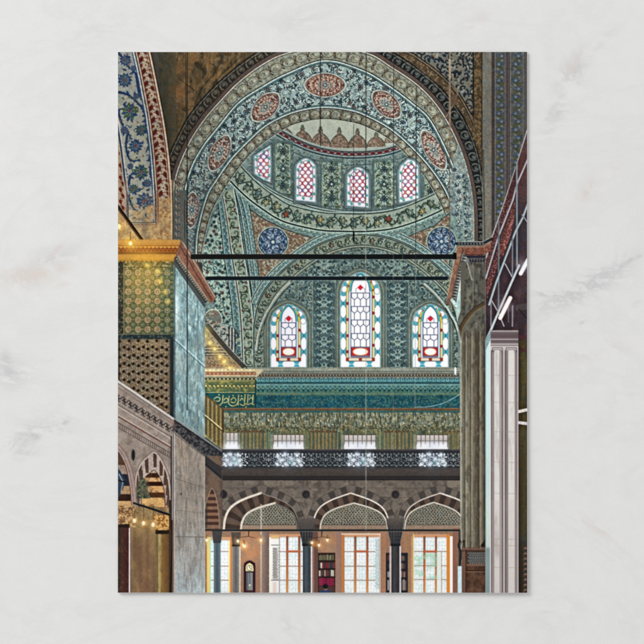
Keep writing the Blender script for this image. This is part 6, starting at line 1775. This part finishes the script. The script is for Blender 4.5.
# ---- the marble ------------------------------------------------------------
def marble_material():
    m = bpy.data.materials.new('pale_marble'); m.use_nodes = True
    nt = m.node_tree; N = nt.nodes; L = nt.links
    bs = N['Principled BSDF']
    set_in(bs, 'Roughness', .55); set_in(bs, 'Specular IOR Level', .18)
    tc = N.new('ShaderNodeTexCoord')

    def noise(scale, detail, rough, dist=0., off=(0, 0, 0), sc=(1, 1, 1), rot=0.):
        mp = N.new('ShaderNodeMapping'); mp.inputs['Location'].default_value = off; mp.inputs['Scale'].default_value = sc
        mp.inputs['Rotation'].default_value = (0, 0, rot)
        L.new(tc.outputs['Object'], mp.inputs['Vector'])
        n = N.new('ShaderNodeTexNoise'); n.inputs['Scale'].default_value = scale; n.inputs['Detail'].default_value = detail
        n.inputs['Roughness'].default_value = rough; n.inputs['Distortion'].default_value = dist
        L.new(mp.outputs[0], n.inputs['Vector']); return n

    def ramp(src, stops):
        r = N.new('ShaderNodeValToRGB'); e = r.color_ramp.elements
        e[0].position, e[0].color = stops[0][0], (stops[0][1],) * 3 + (1,); e[1].position, e[1].color = stops[-1][0], (stops[-1][1],) * 3 + (1,)
        for p, v in stops[1:-1]:
            q = e.new(p); q.color = (v, v, v, 1)
        L.new(src, r.inputs[0]); return r.outputs[0]

    def math_(op, a, b):
        n = N.new('ShaderNodeMath'); n.operation = op; n.use_clamp = True
        for i, v in enumerate((a, b)):
            if isinstance(v, float):
                n.inputs[i].default_value = v
            else:
                L.new(v, n.inputs[i])
        return n.outputs[0]

    def mix(fac, a, b):
        n = N.new('ShaderNodeMixRGB'); L.new(fac, n.inputs[0])
        for i, v in ((1, a), (2, b)):
            if isinstance(v, tuple):
                n.inputs[i].default_value = v + (1,)
            else:
                L.new(v, n.inputs[i])
        return n.outputs[0]

    def spot(x, y, rx, ry, rot):
        """soft patch where veins surface, in print units"""
        mp = N.new('ShaderNodeMapping'); mp.vector_type = 'TEXTURE'
        mp.inputs['Location'].default_value = ((x - CX) * U, (CY - y) * U, 0); mp.inputs['Rotation'].default_value = (0, 0, rot)
        mp.inputs['Scale'].default_value = (rx * U, ry * U, 1.)
        L.new(tc.outputs['Object'], mp.inputs['Vector'])
        g = N.new('ShaderNodeTexGradient'); g.gradient_type = 'QUADRATIC_SPHERE'; L.new(mp.outputs[0], g.inputs[0])
        return g.outputs['Fac']

    base = noise(9, 6, .55)
    c = mix(ramp(base.outputs['Fac'], ((.35, 0.), (.68, 1.))), (.772, .766, .748), (.80, .794, .776))
    fine = noise(240, 4, .6)
    c = mix(ramp(fine.outputs['Fac'], ((.35, 0.), (.7, .55))), c, (.735, .735, .728))
    # grey and ochre veins: distorted noise crossed at its middle value
    vein = noise(22, 9, .68, .9, (.3, .1, 0), (1, 1.7, 1), .45)
    v1 = ramp(vein.outputs['Fac'], ((.45, 0.), (.485, .8), (.5, 1.), (.515, .7), (.55, 0.)))
    cloud = noise(70, 8, .7, .8, (2, 5, 0), (1, 1.8, 1), .5)
    v2 = ramp(cloud.outputs['Fac'], ((.46, 0.), (.62, 1.)))
    grey = None
    for x, y, rx, ry, rot, k in VEIN_GREY:
        s = math_('MULTIPLY', spot(x, y, rx, ry, rot), k)
        grey = s if grey is None else math_('MAXIMUM', grey, s)
    och = None
    for x, y, rx, ry, rot, k in VEIN_OCHRE:
        s = math_('MULTIPLY', spot(x, y, rx, ry, rot), k)
        och = s if och is None else math_('MAXIMUM', och, s)
    vv = math_('MAXIMUM', v2, v1)
    c = mix(math_('MULTIPLY', grey, vv), c, (.55, .55, .555))
    c = mix(math_('MULTIPLY', och, vv), c, (.71, .63, .575))
    v3 = math_('MULTIPLY', v1, .16)
    c = mix(v3, c, (.60, .60, .61))
    L.new(c, bs.inputs['Base Color'])
    grain = noise(2600, 2, .6)
    c = mix(ramp(grain.outputs['Fac'], ((.3, 0.), (.75, .5))), c, (.70, .70, .695))
    L.new(c, bs.inputs['Base Color'])
    bp = N.new('ShaderNodeBump'); bp.inputs['Strength'].default_value = .10; bp.inputs['Distance'].default_value = .0002
    nb = noise(900, 3, .6); L.new(nb.outputs['Fac'], bp.inputs['Height']); L.new(bp.outputs[0], bs.inputs['Normal'])
    return m


VEIN_GREY = ((556, 294, 48, 6, .02, 2.2), (600, 277, 36, 8, .5, 2.4), (634, 259, 30, 5, .35, 1.8), (556, 106, 34, 7, .95, 1.6), (574, 84, 16, 5, .3, 1.8), (636, 304, 12, 5, .6, 2.0), (583, 323, 8, 4, .3, 1.6), (52, 437, 30, 6, .25, 2.2), (20, 452, 36, 7, -.1, 2.0), (64, 424, 16, 6, .8, 1.6), (6, 362, 14, 22, .3, 1.6),(25, 440, 70, 26, .35, 1.6), (8, 372, 30, 40, 1.2, 1.2), (572, 72, 46, 20, .9, 1.5), (560, 110, 60, 16, 1.0, .9), (590, 285, 95, 22, .5, 1.7), (560, 300, 60, 14, .35, 1.3),
             (618, 268, 50, 16, .4, 1.2), (50, 262, 60, 24, .5, .9), (600, 45, 60, 14, .8, .6), (300, 20, 70, 22, .3, .5), (560, 610, 60, 30, .4, .5), (95, 30, 50, 20, .4, .4), (290, 628, 60, 14, -.6, .5))
VEIN_OCHRE = ((574, 64, 14, 5, .5, 2.2), (20, 272, 34, 6, -.06, 2.2), (56, 250, 26, 4, .75, 1.5), (70, 282, 26, 6, .3, 1.8), (590, 192, 26, 4, .7, 1.5), (600, 530, 40, 3, -.5, 1.3), (588, 354, 34, 5, .05, 1.5),(30, 275, 70, 20, .12, 1.5), (60, 268, 40, 12, .3, 1.0), (592, 188, 50, 14, .7, 1.3), (572, 66, 30, 12, 1.0, .9), (600, 352, 60, 12, .2, 1.0), (600, 530, 46, 10, -.5, .8), (480, 18, 40, 12, .6, .6),
              (560, 440, 50, 14, .3, .3))


def build_marble():
    bm = bmesh.new()
    # slab: subdivided top with a very slight unevenness, 2 cm thick
    n = 24; w = .30
    g = [[bm.verts.new(((i / n - .5) * 2 * w, (j / n - .5) * 2 * w, 0)) for i in range(n + 1)] for j in range(n + 1)]
    for j in range(n):
        for i in range(n):
            bm.faces.new((g[j][i], g[j][i + 1], g[j + 1][i + 1], g[j + 1][i]))
    r = bmesh.ops.extrude_face_region(bm, geom=bm.faces[:])
    for v in [v for v in r['geom'] if isinstance(v, bmesh.types.BMVert)]:
        pass
    down = [v for v in r['geom'] if isinstance(v, bmesh.types.BMVert)]
    for v in down:
        v.co.z -= .02
    bmesh.ops.recalc_face_normals(bm, faces=bm.faces[:])
    me = bpy.data.meshes.new('marble_surface'); bm.to_mesh(me); bm.free()
    me.materials.append(marble_material())
    o = link(bpy.data.objects.new('marble_surface', me))
    o['kind'] = 'structure'; o['label'] = 'pale grey-white marble slab with faint grey and ochre veins under the postcard'
    return o


# ---- the card --------------------------------------------------------------
def lift(x, y):
    """height of the card's underside above the slab: it bows up a hair at its right and lower edges"""
    u = (x - X0) / PW; v = (y - Y0) / PH
    return .00012 + .00038 * max(0, u - .25) ** 2 * 1.6 + .0006 * max(0, v - .3) ** 2 * 1.7


THICK = .00038


def build_card(root):
    bm = bmesh.new(); n, m = 20, 26
    e = .25
    top = []; bot = []
    for j in range(m + 1):
        rt = []; rb = []
        for i in range(n + 1):
            x = X0 - e + (PW + 2 * e) * i / n; y = Y0 - e + (PH + 2 * e) * j / m
            z = lift(x, y)
            rt.append(bm.verts.new(((x - CX) * U, (CY - y) * U, z + THICK))); rb.append(bm.verts.new(((x - CX) * U, (CY - y) * U, z)))
        top.append(rt); bot.append(rb)
    for j in range(m):
        for i in range(n):
            bm.faces.new((top[j][i], top[j + 1][i], top[j + 1][i + 1], top[j][i + 1]))
            bm.faces.new((bot[j][i], bot[j][i + 1], bot[j + 1][i + 1], bot[j + 1][i]))
    for i in range(n):
        bm.faces.new((top[0][i], top[0][i + 1], bot[0][i + 1], bot[0][i])); bm.faces.new((top[m][i], bot[m][i], bot[m][i + 1], top[m][i + 1]))
    for j in range(m):
        bm.faces.new((top[j][0], bot[j][0], bot[j + 1][0], top[j + 1][0])); bm.faces.new((top[j][n], top[j + 1][n], bot[j + 1][n], bot[j][n]))
    bmesh.ops.recalc_face_normals(bm, faces=bm.faces[:])
    me = bpy.data.meshes.new('card_stock'); bm.to_mesh(me); bm.free()
    mt = bpy.data.materials.new('white_card'); mt.use_nodes = True
    b = mt.node_tree.nodes['Principled BSDF']; set_in(b, 'Base Color', (.82, .82, .80, 1)); set_in(b, 'Roughness', .7)
    nz = mt.node_tree.nodes.new('ShaderNodeTexNoise'); nz.inputs['Scale'].default_value = 900
    rp = mt.node_tree.nodes.new('ShaderNodeMixRGB'); rp.inputs[1].default_value = (.80, .80, .78, 1); rp.inputs[2].default_value = (.84, .84, .82, 1)
    mt.node_tree.links.new(nz.outputs['Fac'], rp.inputs[0]); mt.node_tree.links.new(rp.outputs[0], b.inputs['Base Color'])
    me.materials.append(mt)
    return link(bpy.data.objects.new('card_stock', me), root)


def print_material():
    m = bpy.data.materials.new('printed_ink'); m.use_nodes = True
    nt = m.node_tree; b = nt.nodes['Principled BSDF']
    a = nt.nodes.new('ShaderNodeVertexColor'); a.layer_name = 'ink'
    nt.links.new(a.outputs['Color'], b.inputs['Base Color'])
    set_in(b, 'Roughness', .5); set_in(b, 'Specular IOR Level', .05)
    return m


PRINT_TREE = {}   # part -> parent part (thing > part > sub-part)
PART_LABEL = {}


def build_print(root):
    """the picture side: a fine sheet of quads coloured by the drawing, cut along the outlines of what it shows"""
    paint()
    # soften to a photograph's sharpness
    k = SOFT
    for ax in (0, 1):
        A = CV.copy()
        for d, w in ((1, k), (2, k * .55), (3, k * .2)):
            CV[:] += w * (np.roll(A, d, ax) + np.roll(A, -d, ax) - 2 * A)
    q = 2                                        # drawing samples per mesh cell
    cw, ch = NX // q, NY // q
    lin = np.where(CV <= .04045, CV / 12.92, ((CV + .055) / 1.055) ** 2.4).astype(np.float32)
    P = np.pad(lin, ((1, 1), (1, 1), (0, 0)), mode='edge')
    # vertex colour = mean of the four samples round the vertex
    V = (P[0:-1, 0:-1] + P[1:, 0:-1] + P[0:-1, 1:] + P[1:, 1:]) / 4
    V = V[0:ch * q + 1:q, 0:cw * q + 1:q]
    V = np.clip(V * INK_GAIN, 0, 1)
    gy, gx = np.mgrid[0:ch + 1, 0:cw + 1]
    px = X0 + gx * (PW / cw); py = Y0 + gy * (PH / ch)
    u = (px - X0) / PW; v = (py - Y0) / PH
    z = .00012 + .00038 * np.maximum(0, u - .25) ** 2 * 1.6 + .0006 * np.maximum(0, v - .3) ** 2 * 1.7 + THICK + .00003
    co = np.stack([(px - CX) * U, (CY - py) * U, z], -1).reshape(-1, 3).astype(np.float32)
    colr = np.concatenate([V.reshape(-1, 3), np.ones(((ch + 1) * (cw + 1), 1), np.float32)], 1)
    fid = ID[1:ch * q:q, 1:cw * q:q].copy()
    mat = print_material()
    vid = (gy * (cw + 1) + gx)
    quads = np.stack([vid[:-1, :-1], vid[1:, :-1], vid[1:, 1:], vid[:-1, 1:]], -1)
    # slivers cut off from their part go to the neighbouring one
    for k, name in enumerate(PARTS):
        if name in SPLIT or k == 0:
            b = SPLIT.get(name, 1)
            big = island_mask(fid == k, b)
            small = (fid == k) & ~big
            for _ in range(40):
                ys, xs = np.nonzero(small)
                if not len(ys):
                    break
                for dy, dx in ((0, -1), (-1, 0), (0, 1), (1, 0)):
                    y2 = np.clip(ys + dy, 0, fid.shape[0] - 1); x2 = np.clip(xs + dx, 0, fid.shape[1] - 1)
                    ok = fid[y2, x2] != k
                    fid[ys[ok], xs[ok]] = fid[y2[ok], x2[ok]]
                    ys, xs = ys[~ok], xs[~ok]
                small = small & (fid == k)
    objs = {}
    for k, name in enumerate(PARTS):
        msk = fid == k
        F = quads[msk]
        if not len(F):
            continue
        objs.setdefault(k, F)

    def make(name, F):
        used, inv = np.unique(F, return_inverse=True)
        inv = inv.reshape(-1)
        me = bpy.data.meshes.new(name)
        me.vertices.add(len(used)); me.vertices.foreach_set('co', co[used].ravel())
        nf = len(F)
        me.loops.add(nf * 4); me.loops.foreach_set('vertex_index', inv.astype(np.int32))
        me.polygons.add(nf); me.polygons.foreach_set('loop_start', np.arange(0, nf * 4, 4, dtype=np.int32))
        try:
            me.polygons.foreach_set('loop_total', np.full(nf, 4, np.int32))
        except Exception:
            pass
        ca = me.color_attributes.new('ink', 'FLOAT_COLOR', 'POINT'); ca.data.foreach_set('color', colr[used].ravel().astype(np.float32))
        me.update(calc_edges=True)
        me.materials.append(mat)
        return bpy.data.objects.new(name, me)

    objs.pop(0); rest = sorted(islands(fid == 0, quads, 1), key=len)[::-1]
    base = link(make('printed_picture', rest[0]), root)
    for G in rest[1:]:
        link(make('printed_picture', G), root)
    made = {}
    # split each kind into its separate islands (each window, each column ...)
    for k, F in objs.items():
        name = PARTS[k]
        groups = [F]
        if name in SPLIT:
            groups = islands(fid == k, quads, SPLIT[name])
        for G in groups:
            o = make(name, G)
            par = PRINT_PARENT.get(name)
            made.setdefault(name, []).append((o, par, co[np.unique(G)].mean(0)))
    for name, lst in made.items():
        if PRINT_PARENT.get(name) is None:
            for o, _, _ in lst:
                link(o, root)
    for name, lst in made.items():
        par = PRINT_PARENT.get(name)
        if par is not None:
            cand = made.get(par, [])
            for o, _, c in lst:
                if cand:
                    host = min(cand, key=lambda t: float(((t[2] - c) ** 2).sum()))[0]
                    link(o, host)
                else:
                    link(o, root)
        for o, _, _ in lst:
            if name in PART_LABELS:
                o['label'] = PART_LABELS[name]
    return base


def islands(msk, quads, gap):
    """separate the cells of a mask into islands; cells nearer than `gap` cells belong together"""
    h, w = msk.shape
    b = max(1, gap)
    H, Wd = (h + b - 1) // b, (w + b - 1) // b
    pad = np.zeros((H * b, Wd * b), bool); pad[:h, :w] = msk
    coarse = pad.reshape(H, b, Wd, b).any((1, 3))
    lab = np.zeros((H, Wd), np.int32); cur = 0
    for j, i in zip(*np.nonzero(coarse)):
        if lab[j, i]:
            continue
        cur += 1; stack = [(j, i)]; lab[j, i] = cur
        while stack:
            a, c = stack.pop()
            for da in (-1, 0, 1):
                for dc in (-1, 0, 1):
                    y, x = a + da, c + dc
                    if 0 <= y < H and 0 <= x < Wd and coarse[y, x] and not lab[y, x]:
                        lab[y, x] = cur; stack.append((y, x))
    full = np.repeat(np.repeat(lab, b, 0), b, 1)[:h, :w]
    out = []
    for k in range(1, cur + 1):
        m = msk & (full == k)
        if m.any():
            out.append(m if quads is None else quads[m])
    return out


def island_mask(msk, b, least=30):
    """the islands of a mask that are big enough to be a part"""
    out = np.zeros_like(msk)
    for m in islands(msk, None, b):
        if m.sum() >= least:
            out |= m
    return out


SOFT = .07
INK_GAIN = 1.0
SPLIT = {'arch_medallion': 3, 'drum_window': 2, 'flower_panel': 3, 'stained_glass_window': 3, 'blue_medallion': 4, 'gallery_window': 3, 'tall_window': 8,
         'arcade_column': 3, 'bookcase': 3, 'lit_lamp': 2, 'hanging_lamp': 2, 'lamp_string': 1, 'tie_beam': 4, 'tube_light': 3, 'stone_column': 3, 'lattice_tympanum': 3,
         'hanging_wire': 2, 'dark_soffit': 3, 'capital': 3}
PRINT_PARENT = {'arch_medallion': 'great_arch', 'drum_window': 'semi_dome', 'flower_panel': 'semi_dome', 'dome_crown': 'semi_dome', 'flower_frieze': 'semi_dome',
                'stained_glass_window': 'inner_arch_wall', 'inner_arch': 'inner_arch_wall', 'blue_medallion': 'pendentive', 'framed_panel': 'pendentive',
                'gold_inscription': 'inscription_frieze', 'gallery_window': 'gilded_screen', 'gallery_cornice': 'pierced_balustrade', 'lattice_tympanum': 'arcade_arch',
                'tall_window': 'arcade_wall', 'arcade_arch': None, 'striped_arch': 'gallery_wall', 'stone_column': 'gallery_wall', 'tile_panel': None, 'star_tile_panel': None,
                'capital': 'fluted_pillar', 'tube_light': 'steel_truss', 'red_fascia': 'steel_truss', 'lattice': None}
PART_LABELS = {
    'printed_picture': 'printed view of a tiled domed hall covering the card',
    'blue_flower_band': 'cream band of blue flowers printed at the upper left', 'red_leaf_band': 'red and cream leaf border beside the blue flowers',
    'gilt_cornice': 'golden lamplit cornice above the green tiles', 'tile_panel': 'green and gold panel of round tile flowers', 'star_tile_panel': 'ochre panel of dark star tiles',
    'white_column': 'pinkish white panelled column at the lower right', 'fluted_pillar': 'tall grey-brown fluted pillar', 'steel_truss': 'pale steel truss rails at the upper right',
    'inscription_frieze': 'teal frieze above the gilded screen', 'gold_inscription': 'gold lettering on the teal frieze',
    'person': 'dark-haired person in blue seen from behind at the bottom edge', 'longcase_clock': 'dark longcase clock with pale round dial'}


def build():
    build_marble()
    root = bpy.data.objects.new('postcard', None); COL.objects.link(root)
    root.empty_display_size = .02
    root.location = ((322.5 - CX) * U, (CY - 322.3) * U, 0)
    root['label'] = 'portrait postcard of a tiled mosque interior lying flat on pale marble'
    root['category'] = 'postcard'
    card = build_card(root)
    build_print(root)
    for ch in [o for o in COL.objects if o.parent is root]:
        ch.matrix_parent_inverse = root.matrix_world.inverted() if False else ch.matrix_parent_inverse
        ch.location = (-root.location.x, -root.location.y, 0)


def camera_and_light():
    # camera straight above
    cd = bpy.data.cameras.new('camera'); cam = bpy.data.objects.new('camera', cd); COL.objects.link(cam)
    side = 644 * U
    h = .62
    cd.sensor_width = 36; cd.sensor_height = 36; cd.sensor_fit = 'HORIZONTAL'
    cd.lens = 36 * (h - .0006) / side
    cam.location = (0, 0, h); cam.rotation_euler = (0, 0, 0)
    cd.clip_start = .01; cd.clip_end = 50
    SCN.camera = cam
    # a softbox up to the left of and beyond the card, and a dim even room
    ld = bpy.data.lights.new('softbox', 'AREA'); ld.shape = 'RECTANGLE'; ld.size = .95; ld.size_y = .95; ld.energy = KEY; ld.color = (1.0, .995, .985)
    lo = bpy.data.objects.new('softbox', ld); COL.objects.link(lo)
    lo.location = (-1.05, .95, 1.25)
    d = mathutils.Vector((0.02, -.02, 0)) - lo.location
    lo.rotation_euler = d.to_track_quat('-Z', 'Y').to_euler()
    w = bpy.data.worlds.new('World'); SCN.world = w; w.use_nodes = True
    bg = w.node_tree.nodes['Background']; bg.inputs[0].default_value = (.985, .99, 1.0, 1); bg.inputs[1].default_value = AMB
    vs = SCN.view_settings; vs.view_transform = 'Standard'; vs.look = 'None'; vs.exposure = 0; vs.gamma = 1
    vs.use_curve_mapping = False
    SCN.display_settings.display_device = 'sRGB'


import mathutils
KEY = 19.3
AMB = .66
build()
camera_and_light()
SCN.render.engine = 'CYCLES'
SCN.render.resolution_x = 1024; SCN.render.resolution_y = 1024
